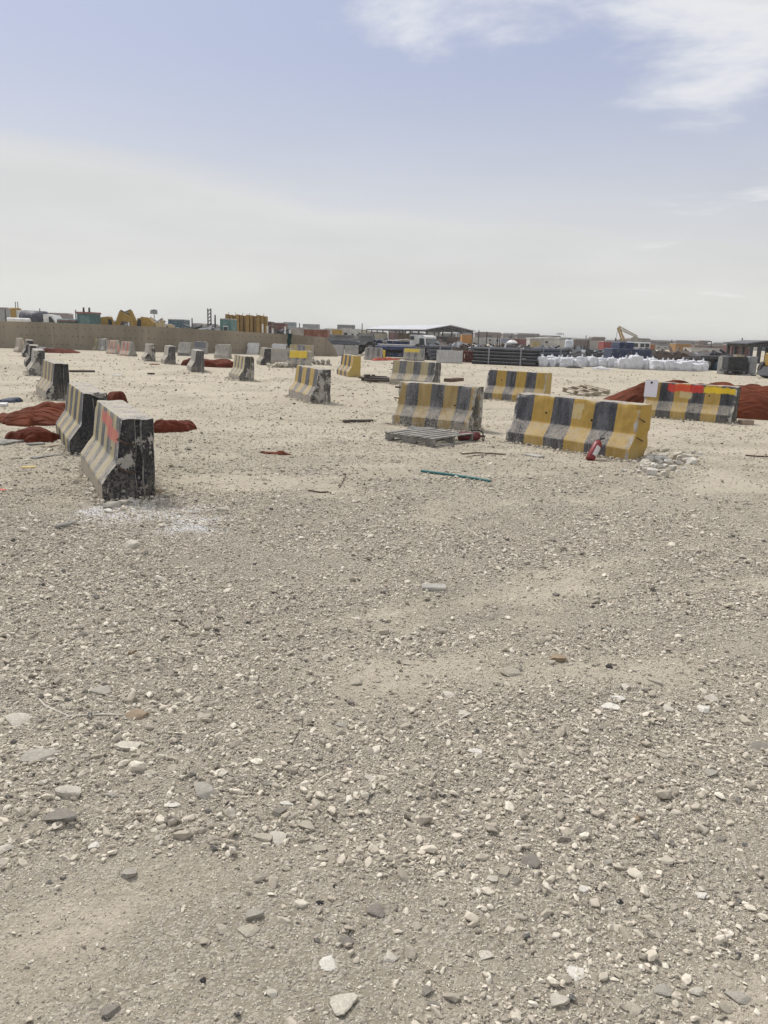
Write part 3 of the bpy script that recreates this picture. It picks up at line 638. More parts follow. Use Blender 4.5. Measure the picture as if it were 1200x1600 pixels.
rocks = [(112,1236,40,'pale',.9),(96,1272,48,'dark',.6),(318,1232,46,'grey',.7),(160,1075,34,'grey',.5),(215,1108,34,'brown',.8),(205,1018,20,'brown',.9),(58,1175,58,'grey',.4),(200,1158,42,'pale',.4),
 (437,1265,24,'dark',.9),(455,1272,20,'tan',.9),(420,1218,24,'dark',.6),(320,1115,30,'tan',.8),(555,1058,26,'tan',.8),(549,1093,15,'dark',1),(532,1125,22,'grey',.6),(487,1058,22,'tan',.9),(580,1213,20,'pale',.8),
 (398,1430,26,'grey',1),(388,1452,34,'tan',.5),(590,1423,28,'dark',.9),(541,1470,22,'dark',.9),(528,1476,14,'pale',.9),(170,1575,27,'dark',.9),(203,1362,24,'grey',.9),(497,1322,26,'tan',.8),(425,1550,18,'pale',.8),(376,1550,16,'tan',.8),
 (612,1496,24,'pale',.8),(512,1500,28,'white',.4),(537,1562,46,'pale',.35),(346,1448,24,'tan',.6),(148,1316,20,'white',.7),(415,1300,34,'tan',.5),(270,1253,22,'white',.5),(6,1322,26,'pale',.8),(360,1268,22,'grey',.5),
 (830,1342,30,'dark',.8),(950,1344,18,'grey',.8),(912,1388,19,'white',.8),(770,1372,18,'pale',.9),(788,1361,22,'tan',.8),(806,1373,20,'dark',.5),(1002,1304,17,'tan',.9),(1127,1305,16,'dark',.7),(1102,1281,18,'dark',.5),(885,1252,18,'dark',.7),
 (977,1251,15,'dark',.7),(668,1550,22,'dark',.8),(680,1572,20,'dark',.6),(873,1565,28,'pale',.8),(1155,1552,36,'grey',.5),(1038,1547,26,'grey',.7),(990,1572,24,'tan',.7),(1095,1395,20,'white',.6),(1130,1395,16,'tan',.7),
 (874,1026,28,'brown',.9),(861,1034,16,'tan',.9),(800,1046,34,'tan',.6),(952,1042,15,'black',.7),(1100,1103,22,'white',.9),(1110,1086,25,'pale',.7),(1044,1102,22,'pale',.8),(964,1085,26,'white',.6),(978,1071,20,'pale',.7),
 (1026,1061,22,'tan',.7),(1112,1203,20,'grey',.7),(1123,1055,15,'tan',.8),(957,1097,30,'white',.3),(1188,1162,30,'dark',.4),(1101,1281,18,'tan',.6),(993,1276,18,'brown',.8),(887,1253,20,'tan',.8),(869,925,14,'dark',.9),
 (500,1412,12,'black',.9),(524,1386,9,'black',.9),(935,1389,12,'black',.6),(968,1407,12,'black',.6),(318,1532,11,'black',.8),(1078,1366,14,'black',.5),(726,1110,28,'pale',.5),(745,1170,24,'white',.6),(640,1030,24,'tan',.4),(700,1080,26,'pale',.4),
 (30,1120,40,'pale',.4),(270,1200,20,'tan',.8),(285,1215,18,'pale',.8),(235,1208,22,'tan',.7),(132,1180,18,'grey',.6),(148,1180,16,'tan',.7),(1090,1545,22,'pale',.6),(760,1490,26,'pale',.35),(900,1515,30,'white',.3),(650,1445,18,'tan',.7),
 (80,1190,14,'pale',.8),(173,1240,20,'grey',.7),(350,1205,26,'pale',.7),(450,1250,22,'white',.5),(480,1285,26,'tan',.6),(520,1255,20,'tan',.7),(435,1302,32,'pale',.5),(250,1310,16,'pale',.8),(690,1410,20,'tan',.6),(745,1390,18,'pale',.7)]
SHP = {True: 'flat', False: 'chunky'}
for (x, y, wp, cl, fl) in rocks:
    size = 'big' if wp >= 30 else 'fist sized' if wp >= 20 else 'small'
    rock(x, y, wp, cl, '%s %s %s rock in the %s of the gravel' % (size, cl, SHP[fl < 0.65], WHERE(x, y)), fl)
# rubble at the foot of the two near barriers
k = 0
while k < 110:
    px = random.gauss(1003, 42); py = 722 + random.gauss(0, 9) - 0.06 * (px - 1000)
    if not (935 < px < 1095 and 703 < py < 746) or (px < 1012 and py < 727 + (px - 1000) * -0.35): continue
    k += 1
    rock(px, py, 5.5 + 12 * random.random() ** 1.8, random.choice(['pale', 'white', 'tan', 'white', 'pale']), 'pale broken concrete lump in the rubble at the near right barrier', 1.7, 0.05)
rock(1061, 714, 16, 'brown', 'rounded brown stone on the rubble right of the near right barrier', 1.3, 0.0)
for (x, y, wp, cl) in ((202, 783, 16, 'white'), (192, 787, 20, 'pale'), (213, 785, 12, 'white'), (176, 790, 26, 'grey'), (226, 786, 10, 'pale'), (250, 768, 16, 'brown'), (257, 764, 13, 'pale'), (262, 776, 14, 'tan'), (252, 781, 12, 'pale'), (270, 787, 12, 'tan'), (346, 798, 13, 'pale'), (170, 800, 14, 'white'), (125, 824, 14, 'pale'), (147, 818, 12, 'tan'), (205, 850, 26, 'pale'), (116, 753, 12, 'pale'), (138, 772, 12, 'pale'), (833, 780, 6, 'dark')):
    rock(x, y, wp, cl, '%s rubble stone at the foot of the nearest left barrier' % cl, 1.0, 0.05)

WOOD = mat('weathered_wood', (0.235, 0.225, 0.205), 0.9, 0, 0.35, 9, 0.4, 60, dust=0.25)
WOODP = mat('pale_wood', (0.34, 0.29, 0.215), 0.9, 0, 0.3, 9, 0.4, 60, dust=0.2)
DWOOD = mat('dark_wood', (0.085, 0.070, 0.055), 0.9, 0, 0.4, 9, 0.4, 60, dust=0.1)
def pallet(name, loc, rz, label, Lx=1.1, Ly=0.95, wood=WOOD, nslat=7, gaps=(), rx=0.0, ry=0.0, solid=True):
    root = empty(name, loc, rz, label, 'pallet'); root.rotation_euler = (rx, ry, rz)
    for j in (-1, 0, 1):
        mb = MB(); y = j * (Ly / 2 - 0.045)
        # notched stringer
        prof = [(-Lx / 2, 0.02), (-Lx * 0.36, 0.02), (-Lx * 0.33, 0.07), (-Lx * 0.16, 0.07), (-Lx * 0.13, 0.02), (Lx * 0.13, 0.02), (Lx * 0.16, 0.07), (Lx * 0.33, 0.07), (Lx * 0.36, 0.02), (Lx / 2, 0.02), (Lx / 2, 0.118), (-Lx / 2, 0.118)]
        mb.prism(prof, y - 0.022, y + 0.022, 'y'); mb.build('stringer', wood, root)
    for k in range(nslat):
        if k in gaps: continue
        x = -Lx / 2 + 0.05 + k * (Lx - 0.1) / (nslat - 1)
        mb = MB(); mb.box((x, random.uniform(-0.008, 0.008), 0.128 + random.uniform(0, 0.004)), (0.085, Ly, 0.019), rz=random.uniform(-0.02, 0.02), rx=random.uniform(-0.006, 0.006), bev=0.003); mb.build('slat', wood, root)
    for k in range(3):
        x = (-1, 0, 1)[k] * (Lx / 2 - 0.06)
        mb = MB(); mb.box((x, 0, 0.010), (0.10, Ly, 0.019), bev=0.003); mb.build('bottom_board', wood, root)
    return root
pa, pb, pc_ = gp(597, 689), gp(661, 699), gp(743, 690)
pc2 = pa + (pc_ - pb); ctr = (pa + pc_) / 2
v1 = (pc_ - pb)
ctr.z = gh(ctr.x, ctr.y) + 0.0
v2 = (pb - pa)
pallet('wooden_pallet', ctr, math.atan2(v2.y, v2.x), 'grey weathered pallet lying before the battered mid barrier', 0.98, 1.06, WOOD, 7, (), rx=R(0.5))
# ladder-like broken pallet behind the near right barrier
c = gp(915, 617); c.z = gh(c.x, c.y) + 0.06
pallet('wooden_pallet', c, R(38), 'pale broken pallet with wide gaps behind the near right barrier', 1.15, 0.95, WOODP, 6, (1, 3), rx=R(7), ry=R(-4))
RED = (0.19, 0.014, 0.014)
def extinguisher(root, mlab):
    red = mat('extinguisher_red', RED, 0.45, 0, 0.12, 12, 0.05) if not mlab else mat('extinguisher_faded', (0.125, 0.02, 0.022), 0.7, 0, 0.3, 12, 0.05, dust=0.2)
    prof = [(0.0, 0.0), (0.068, 0.0), (0.075, 0.012), (0.075, 0.30), (0.066, 0.345), (0.045, 0.372), (0.022, 0.382), (0.022, 0.40), (0, 0.40)]
    bm = bmesh.new(); n = 20; rings = []
    for (r, z) in prof: rings.append([bm.verts.new((max(r, 1e-4) * math.cos(2 * math.pi * k / n), max(r, 1e-4) * math.sin(2 * math.pi * k / n), z)) for k in range(n)])
    for a, b_ in zip(rings[:-1], rings[1:]):
        for k in range(n): bm.faces.new((a[k], a[(k + 1) % n], b_[(k + 1) % n], b_[k]))
    me = bpy.data.meshes.new('cylinder_body'); bm.to_mesh(me); bm.free(); me.shade_smooth(); link('cylinder_body', me, red, root)
    bk = mat('black_plastic', (0.02, 0.02, 0.02), 0.5)
    MB().cyl((0, 0, 0.39), (0, 0, 0.44), 0.018, 0.018, 10).build('valve', bk, root)
    MB().box((0.0, -0.045, 0.447), (0.022, 0.12, 0.012), rx=R(12)).box((0, -0.05, 0.425), (0.02, 0.09, 0.01), rx=R(-8)).build('handle', bk, root)
    MB().tube([(0, 0.015, 0.425), (0.0, 0.07, 0.42), (0, 0.1, 0.35), (0, 0.095, 0.2)], 0.011, 7).build('hose', bk, root)
    # paper label, curved to the body
    bm = bmesh.new(); A0, A1, m_ = R(-125), R(-35), 9; lo = []; hi = []
    for k in range(m_):
        a = A0 + (A1 - A0) * k / (m_ - 1); lo.append(bm.verts.new((0.0765 * math.cos(a), 0.0765 * math.sin(a), 0.08))); hi.append(bm.verts.new((0.0765 * math.cos(a), 0.0765 * math.sin(a), 0.27)))
    for k in range(m_ - 1): bm.faces.new((lo[k], lo[k + 1], hi[k + 1], hi[k]))
    me = bpy.data.meshes.new('label_sticker'); bm.to_mesh(me); bm.free(); link('label_sticker', me, mat('label_paper', (0.6, 0.58, 0.56), 0.6, 0, 0.25, 40), root)
c = gp(921, 721); c.z = gh(c.x, c.y) + 0.01
ex = empty('fire_extinguisher', c, 0, 'red fire extinguisher with a white label leaning on the near right barrier', 'fire extinguisher'); ex.rotation_euler = (R(-18), R(37), R(16)); ex.scale = (0.84,) * 3
extinguisher(ex, '')
c = gp(727, 689); c.z = gh(c.x, c.y) + 0.075
ex = empty('fire_extinguisher', c, 0, 'faded red extinguisher lying on its side by the grey pallet', 'fire extinguisher'); ex.rotation_euler = (R(90), 0, R(80)); ex.scale = (0.95,) * 3
c2 = gp(750, 688); extinguisher(ex, 'faded')
ex.location = (gp(716, 690).x, gp(716, 690).y, c.z); ex.rotation_euler = (R(90), R(0), R(100))

def bar(name, pts, r, m, label, cat, n=8):
    c = gp(*pts[0]); c.z = gh(c.x, c.y)
    P = []
    for (x, y) in pts:
        q = gp(x, y); P.append(Vector((q.x - c.x, q.y - c.y, gh(q.x, q.y) - c.z + r * 0.9)))
    mb = MB(); mb.tube(P, r, n); o = mb.build(name, m); o.location = c; return setp(o, label, cat)
bar('plastic_pipe', [(658, 737), (712, 744.5), (766, 754)], 0.016, mat('teal_plastic', (0.02, 0.13, 0.125), 0.5), 'thin teal green pipe lying on the gravel before the pallet', 'pipe', 10)
bar('wire', [(60, 1090), (70, 1103), (88, 1112), (108, 1120), (140, 1117), (165, 1116), (192, 1117)], 0.0042, mat('pale_wire', (0.46, 0.43, 0.36), 0.7), 'pale bent wire lying on the left foreground gravel', 'wire')
bar('twig', [(473, 1119), (472, 1134), (462, 1152), (456, 1164)], 0.0025, DWOOD, 'thin dark twig on a bare dusty patch of gravel', 'twig')
bar('twig', [(275, 966), (284, 974), (294, 980)], 0.006, DWOOD, 'short dark twig left of the foreground centre', 'twig')
bar('steel_strap', [(722, 711), (745, 709), (790, 713)], 0.009, RUST, 'thin rusty strap on the dust right of the pallet', 'strap')
bar('steel_strap', [(728, 716), (742, 713), (760, 713)], 0.006, RUST, 'short rusty strap just below the longer one', 'strap')
bar('wire', [(482, 768), (500, 771), (512, 770), (520, 773)], 0.008, RUST, 'rusty wire scrap below the red rag', 'wire')
bar('wire', [(530, 762), (540, 745)], 0.005, RUST, 'fine dark wire right of the rusty scrap below the red rag', 'wire')
bar('wire', [(1005, 735), (1030, 738), (1055, 737)], 0.007, RUST, 'dark wire on the rubble before the near right barrier', 'wire')
bar('steel_bar', [(1165, 712), (1185, 714), (1200, 714)], 0.012, RUST, 'dark bar on the dust at the right edge', 'bar')
def plank(px0, px1, wdt, th, m, name, label, cat, lift=0.0, rx=0.0):
    a, b_ = gp(*px0), gp(*px1); c = (a + b_) / 2; L = (b_ - a).length
    mb = MB(); mb.box((0, 0, th / 2 + lift), (L, wdt, th), bev=min(0.006, th * 0.2), rx=rx); o = mb.build(name, m)
    o.location = (c.x, c.y, gh(c.x, c.y) - 0.004); o.rotation_euler = (0, 0, math.atan2(b_.y - a.y, b_.x - a.x)); return setp(o, label, cat)
plank((536, 660), (582, 659), 0.09, 0.05, DWOOD, 'timber_plank', 'dark timber offcut lying alone left of the battered mid barrier', 'plank')
plank((640, 668), (672, 671), 0.20, 0.03, mat('slate_grey', (0.16, 0.165, 0.18), 0.8), 'flat_board', 'grey board between the pallet and the battered mid barrier', 'board')
plank((824, 713), (846, 717), 0.14, 0.03, mat('conc_piece', CONC, 0.9), 'concrete_flake', 'flat pale concrete flake under the near right barrier front', 'concrete piece')
plank((659, 920), (697, 921), 0.09, 0.03, mat('slab_grey', (0.37, 0.35, 0.31), 0.9, 0, 0.15, 14, 0.4), 'slab_piece', 'flat grey slab fragment in the middle of the foreground', 'slab')
plank((-8, 695), (30, 688), 0.30, 0.035, mat('slab_dusty', (0.21, 0.205, 0.185), 0.9, 0, 0.3, 8, 0.3, dust=0.35), 'slab_piece', 'dusty grey slab at the left edge below the red cloth', 'slab')
plank((44, 695), (68, 693), 0.13, 0.03, MATS['slab_dusty'], 'slab_piece', 'small flat slab right of the dusty one at left edge', 'slab')
plank((70, 699), (93, 694), 0.12, 0.03, WOODP, 'timber_plank', 'short timber piece by the second left barrier', 'plank')
plank((50, 716), (95, 709), 0.08, 0.018, MATS['slab_dusty'], 'slab_piece', 'broken thin slab left of the nearest barrier', 'slab')
plank((88, 828), (118, 820), 0.05, 0.03, WOOD, 'timber_plank', 'grey stick beside the white chips', 'plank')
plank((108, 581), (147, 581), 0.30, 0.07, DWOOD, 'timber_plank', 'dark flat timber right of the third left barrier', 'plank')
plank((34, 729), (56, 728), 0.10, 0.02, mat('yellow_scrap', (0.47, 0.36, 0.12), 0.7), 'plastic_scrap', 'yellowish scrap on the dust left of the nearest barrier', 'scrap')
plank((-6, 769), (9, 769), 0.05, 0.02, mat('orange_scrap', (0.55, 0.11, 0.04), 0.6), 'plastic_scrap', 'orange scrap at the left edge of the yard', 'scrap')
plank((699, 597), (719, 595), 0.30, 0.12, mat('brown_block', (0.12, 0.075, 0.05), 0.9), 'timber_block', 'brown timber block alone on pale dust behind the mid barrier', 'block')
plank((1157, 663), (1173, 663), 0.2, 0.1, mat('brown_stone', (0.30, 0.225, 0.17), 0.9), 'stone_block', 'small brown block under the edge of the red tarpaulin', 'block')
plank((176, 587), (189, 587), 0.3, 0.03, mat('white_plastic', (0.6, 0.6, 0.58), 0.6), 'plastic_scrap', 'small white scrap on the open dust, upper left', 'scrap')
plank((231, 585), (241, 585), 0.15, 0.06, DWOOD, 'timber_block', 'small dark block on open dust below the small worn barrier', 'block')
# dark plank pile right of the yellow ended barrier
c = gp(593, 597); c.z = gh(c.x, c.y)
root = empty('plank_pile', c, R(-8), 'pile of dark broken planks between two striped barriers', 'planks')
for k in range(9):
    mb = MB(); mb.box((random.uniform(-0.25, 0.25), random.uniform(-0.5, 0.6), 0.04 + 0.05 * (k // 3) + 0.01 * (k % 3)), (random.uniform(0.7, 1.3), 0.14, 0.045), rz=random.uniform(-0.25, 0.25), rx=random.uniform(-0.1, 0.1), bev=0.005); mb.build('plank', DWOOD, root)
for k in range(3):
    mb = MB(); mb.box((random.uniform(-0.5, 0.5), random.uniform(-0.3, 0.3), 0.19), (0.10, 0.12, 0.1), rz=random.random()); mb.build('block', DWOOD, root)
# rubble ridge beside the bright yellow rectangle barrier
def rubble(px0, px1, n, h, label, colr='pale'):
    a, b_ = gp(*px0), gp(*px1); c = (a + b_) / 2; bm = bmesh.new()
    for k in range(n):
        u = random.random(); p = a.lerp(b_, u) - c; s = random.uniform(0.10, 0.34)
        mb = bmesh.ops.create_icosphere(bm, subdivisions=1, radius=s * 0.5)
        q = Matrix.Translation((p.x, p.y + random.uniform(-0.3, 0.3), random.uniform(0, h))) @ Matrix.Rotation(random.random() * 6, 4, Vector((random.random(), random.random(), 1)).normalized()) @ Matrix.Diagonal((1.3, 0.8, 0.6, 1))
        bmesh.ops.transform(bm, matrix=q, verts=mb['verts'])
    me = bpy.data.meshes.new('rubble_heap'); bm.to_mesh(me); bm.free(); o = link('rubble_heap', me, RC[colr]); o.location = (c.x, c.y, gh(c.x, c.y)); return setp(o, label, 'rubble', None, 'stuff')
rubble((418, 574), (452, 574), 26, 0.18, 'pale rubble at the foot of the bright yellow patched barrier')
rubble((488, 569), (515, 571), 18, 0.2, 'grey rubble left of the yellow ended barrier', 'grey')

# ---------------------------------------------------------------- red tarpaulins
def cloth(name, c):
    m = bpy.data.materials.new(name); m.use_nodes = True; t = m.node_tree; b = NB(t); p = t.nodes['Principled BSDF']
    p.inputs['Roughness'].default_value = 0.8; p.inputs['Specular IOR Level'].default_value = 0.08
    tc = b.n('ShaderNodeTexCoord').outputs['Object']; n1 = b.noise(tc, 1.6, 5, 0.6); n2 = b.noise(b.vmath('MULTIPLY', tc, (1.2, 3.0, 2.2)), 1.3, 0.6, 0.5, 1.2)
    cc = b.mix(b.ramp(n1, 0.3, 0.7), tuple(x * 0.7 for x in c), tuple(x * 1.25 for x in c)); t.links.new(cc, p.inputs['Base Color'])
    fold = b.math('ABSOLUTE', b.math('SUBTRACT', n2, 0.5))
    bp = b.n('ShaderNodeBump'); bp.inputs['Strength'].default_value = 0.5; bp.inputs['Distance'].default_value = 0.2
    t.links.new(fold, bp.inputs['Height']); t.links.new(bp.outputs[0], p.inputs['Normal']); return m
TARP = cloth('red_tarpaulin', (0.13, 0.038, 0.019))
TARP2 = cloth('dark_red_tarpaulin', (0.105, 0.027, 0.015))
def tarp(px0, px1, depth, h, label, m=TARP, seed=1, box=2.0, foldamp=0.5, name='red_tarpaulin', cat='tarpaulin', shift=0.0, foldf=3.0, taper=0.0):
    a, b_ = gp(*px0), gp(*px1); c = (a + b_) / 2; L = (b_ - a).length; th = math.atan2(b_.y - a.y, b_.x - a.x)
    nA, nR = (300, 76) if L < 9 else (340, 90); V = []; F = []
    ang = np.linspace(0, 2 * np.pi, nA, endpoint=False)
    out = 1 + 0.7 * (fbm(np.cos(ang) * 1.6 + 5, np.sin(ang) * 1.6 + seed * 3, seed, 3) - 0.5) + 0.14 * (vnoise(np.cos(ang) * 7 + 9, np.sin(ang) * 7, seed + 3) - 0.5)
    se = (np.abs(np.cos(ang)) ** box + np.abs(np.sin(ang)) ** box) ** (-1 / box)
    rr = np.linspace(0, 1, nR)
    A_, R_ = np.meshgrid(ang, rr, indexing='ij')
    rad = R_ * (out * se)[:, None]
    x = rad * np.cos(A_) * L / 2; y = rad * np.sin(A_) * depth / 2
    # crumpled cloth: long sharp creases bent by a slow warp, with smaller ones between them
    wx = 0.9 * (fbm(x * foldf * 0.3 + 3, y * foldf * 0.3 + seed, seed + 40, 2) - 0.5); wy = 0.9 * (fbm(x * foldf * 0.3 + 13, y * foldf * 0.3 - seed, seed + 41, 2) - 0.5)
    def bil(fx, fy, sd): return np.abs(2 * vnoise((x + wx) * foldf * fx + seed, (y + wy) * foldf * fy + 0.6 * (x + wx) * foldf * fx, sd) - 1) ** 0.6
    ridge = 0.68 * bil(0.30, 0.95, seed + 20) + 0.32 * bil(0.7, 1.9, seed + 21)
    f1 = fbm(x * foldf * 0.4 + seed * 5, y * foldf * 0.8, seed + 9, 3, 0.55)
    big = fbm(x * foldf * 0.4 + seed, y * foldf * 0.4, seed + 60, 2)
    prof = np.clip(1 - R_ ** (5 if box < 3 else 8), 0, 1) ** 0.8
    lump = np.clip(0.45 + 1.9 * (big - 0.4), 0.12, 1.3)
    z = h * prof * (lump if box < 3 else 0.86 + 0.28 * (big - 0.5)) * (1 - foldamp + foldamp * ridge * 1.6) + 0.012 * np.clip(1 - R_ * 0.5, 0, 1)
    if taper: z = z * (0.10 + 0.90 * np.clip((x / L + 0.5) / taper, 0, 1) ** 0.8)
    z[:, -1] = -0.03
    z[:, -2] = np.clip(z[:, -2], 0.008, 0.05)
    # folds also push sideways a little
    x += 0.06 * h * (f1 - 0.5) * prof * 3; y += 0.22 * h * (ridge - 0.5) * prof
    co = np.stack([x, y, z], -1).reshape(-1, 3)
    bmv = [tuple(v) for v in co]; F = []
    for i in range(nA):
        j = (i + 1) % nA
        for k in range(nR - 1): F.append((i * nR + k, i * nR + k + 1, j * nR + k + 1, j * nR + k))
    me = bpy.data.meshes.new(name); me.from_pydata(bmv, [], F)
    bm = bmesh.new(); bm.from_mesh(me); bmesh.ops.remove_doubles(bm, verts=bm.verts, dist=1e-5); bmesh.ops.recalc_face_normals(bm, faces=bm.faces); bm.to_mesh(me); bm.free()
    me.shade_smooth()
    o = link(name, me, m); nr = Vector((-math.sin(th), math.cos(th), 0)); q = c + nr * (depth / 2 + shift); o.location = (q.x, q.y, gh(q.x, q.y) + 0.0); o.rotation_euler = (0, 0, th)
    return setp(o, label, cat, 'red tarpaulins on the ground')
tarp((-40, 662), (106, 664), 2.0, 0.19, 'long crumpled red brown tarpaulin at the left edge beside the second barrier', TARP, 3, 2.6, 0.8)
tarp((4, 691), (98, 690), 0.62, 0.21, 'small lumpy dark red cloth bundle before the long tarpaulin', TARP2, 5, 2.0, 0.7, shift=-0.05)
tarp((200, 675), (306, 675), 0.95, 0.28, 'red cloth wedge emerging behind the nearest left barrier', TARP2, 8, 1.6, 0.7)
tarp((152, 633), (182, 636), 0.5, 0.22, 'small red cloth peak between the first two left barriers', TARP2, 9, 2.0, 0.5)
tarp((78, 552), (137, 552), 2.0, 0.22, 'far red cloth heap lying near the concrete wall', TARP2, 11, 2.0, 0.6)
tarp((274, 571), (358, 575), 1.1, 0.34, 'low red cloth strip running behind the dark ended barrier', TARP2, 13, 3.0, 0.6)
tarp((236, 570), (252, 570), 0.5, 0.25, 'small red brown scrap between two worn barriers', TARP2, 15, 2.0, 0.5)
tarp((401, 708), (450, 712), 0.13, 0.085, 'narrow twisted red rag on the open dust', TARP, 17, 1.3, 0.9, foldf=9)
tarp((596, 564), (630, 562), 1.0, 0.15, 'small orange red heap by the yellow block', mat('orange_cloth', (0.30, 0.05, 0.02), 0.8), 19, 2.0, 0.5)
tarp((790, 568), (826, 571), 1.0, 0.22, 'dull red heap between pipe stack and white bags', TARP2, 21, 2.0, 0.5)
tarp((915, 640), (1330, 668), 2.8, 0.76, 'wide red brown tarpaulin over a pile behind the painted right barrier', TARP, 23, 3.2, 0.34, shift=0.45, foldf=3.0, taper=0.22)
c = gp(12, 628)
tarp((-10, 628), (17, 630), 0.5, 0.10, 'dark blue cloth bundle at the left edge above the red tarpaulin', mat('navy_cloth', (0.04, 0.05, 0.075), 0.8), 25, 2.0, 0.4, 'blue_cloth', 'cloth')
plank((-6, 634), (12, 634), 0.3, 0.05, MATS['white_plastic'], 'plastic_scrap', 'pale slab beneath the dark blue cloth bundle', 'scrap')
tarp((95, 547), (150, 547), 2.0, 0.22, 'white plastic sheet lying against the concrete wall', mat('white_sheet', (0.5, 0.5, 0.5), 0.7), 27, 2.0, 0.5, 'plastic_sheet', 'sheet', shift=1.2)
# ---------------------------------------------------------------- concrete wall
def make_wall():
    m = mat('wall_concrete', (0.262, 0.224, 0.168), 0.92, 0, 0.22, 0.5, 0.2, 12, streak=True)
    P0, P1 = gp(-70, 541.5), gp(508, 556.5); P0.z = P1.z = 0
    d = (P1 - P0); L = d.length; th = math.atan2(d.y, d.x)
    root = empty('concrete_wall', P0, th, 'long low concrete wall with rows of dark tie holes', 'wall')
    u = d.normalized()
    def top(px, py):                       # wall height where the photo shows its top edge
        r = ray(px, py); n = Vector((-u.y, u.x, 0)); t = (P0.dot(n)) / (r.dot(n)); q = Vector((0, 0, HC)) + r * t
        return (q - P0).dot(u), q.z
    keys = [top(*k) for k in ((-60, 499), (0, 501.5), (100, 504.5), (200, 508.5), (300, 513.5), (380, 518), (452, 522.5), (500, 527))]
    xs = [k[0] for k in keys]; zs = [k[1] for k in keys]
    H = lambda x: float(np.interp(x, xs, zs))
    n = 16; rnd = random.Random(3)
    for i in range(n):
        x0, x1 = L * i / n + 0.005, L * (i + 1) / n - 0.005; off = rnd.uniform(-0.01, 0.01); dz = rnd.uniform(-0.01, 0.01)
        mb = MB(); mb.prism([(x0, -0.1), (x1, -0.1), (x1, H(x1) + dz), (x0, H(x0) + dz)], off, off + 0.3, 'y')
        mb.build('wall_panel', m, root)
        # sunken strip behind the joint
        mb = MB(); mb.box(((x1 + 0.005), 0.16, H(x1) / 2 - 0.05), (0.02, 0.22, H(x1)), bev=0); mb.build('joint_strip', mat('joint_dark', (0.12, 0.11, 0.09), 0.95), root)
    mb = MB()
    for r_, zf in enumerate((0.18, 0.50, 0.80)):
        x = 0.3
        while x < L - 0.2:
            if rnd.random() < 0.86:
                z = H(x) * zf + rnd.uniform(-0.02, 0.02); mb.cyl((x, -0.03, z), (x, 0.02, z), 0.032, 0.032, 8)
            x += rnd.uniform(0.30, 0.52)
    o = mb.build('tie_hole', mat('tie_hole_dark', (0.06, 0.052, 0.042), 0.95), root); o['kind'] = 'stuff'
    # broken sloping end
    mb = MB(); hE = H(L); mb.prism([(L + 0.01, -0.1), (L + 0.9, -0.1), (L + 0.75, hE * 0.35), (L + 0.3, hE * 0.8), (L + 0.01, hE)], 0.0, 0.3, 'y'); mb.build('broken_end', m, root)
    # green cloth hung over the wall
    q = (root.matrix_basis @ Vector((keys[6][0], -0.06, 0)))
    g = empty('green_cloth', q, th, 'dark green cloth strip hanging over the concrete wall', 'cloth')
    pts = []; bm = bmesh.new(); rows = []
    for i in range(9):
        r_ = []
        for k in range(5):
            z = H(keys[6][0]) + 0.06 - 0.85 * i / 8; r_.append(bm.verts.new((-0.12 + 0.06 * k + 0.03 * math.sin(i) + 0.10 * (i == 0) * (k - 2) * 0.6, 0.03 * math.sin(k * 2.2 + i * 0.4) - 0.03, z)))
        rows.append(r_)
    for a, b_ in zip(rows[:-1], rows[1:]):
        for k in range(4): bm.faces.new((a[k], a[k + 1], b_[k + 1], b_[k]))
    bmesh.ops.solidify(bm, geom=bm.faces[:], thickness=0.012)
    me = bpy.data.meshes.new('hanging_cloth'); bm.to_mesh(me); bm.free(); link('hanging_cloth', me, mat('green_cloth', (0.015, 0.07, 0.06), 0.8), g)
make_wall()

# ---------------------------------------------------------------- background things
def box_at(px0, px1, pyt, Y):
    a, b_ = at(px0, pyt, Y), at(px1, pyt, Y); return (a.x + b_.x) / 2, b_.x - a.x, at((px0 + px1) / 2, pyt, Y).z
def paint(name, c, rough=0.6, dust=0.25): return mat(name, c, rough, 0, 0.2, 2.0, 0.05, 20, dust=dust)
GLASS = mat('dark_glass', (0.03, 0.04, 0.045), 0.15, 0, 0.1, 2, 0)
TYRE = mat('tyre', (0.025, 0.025, 0.025), 0.9, 0, 0.2, 6, dust=0.3)
STEEL = mat('dark_steel', (0.06, 0.06, 0.065), 0.7, 0.3, 0.3, 4, dust=0.15)
WHT = paint('white_paint', (0.62, 0.62, 0.60)); YPAINT = paint('machine_yellow', (0.31, 0.195, 0.035)); TEAL = paint('machine_teal', (0.05, 0.115, 0.115)); BLUE = paint('dark_blue_paint', (0.022, 0.035, 0.085)); GREYP = paint('grey_paint', (0.23, 0.24, 0.26))
def wheel(root, x, y, r, wd=0.3):
    o = MB().cyl((x, y - wd / 2, r), (x, y + wd / 2, r), r, r, 16).build('wheel', TYRE, root)
    s = -1 if y < 0 else 1
    MB().cyl((x, y + s * (wd / 2 - 0.02), r), (x, y + s * (wd / 2 + 0.012), r), r * 0.5, r * 0.45, 12).build('rim', GREYP, o)
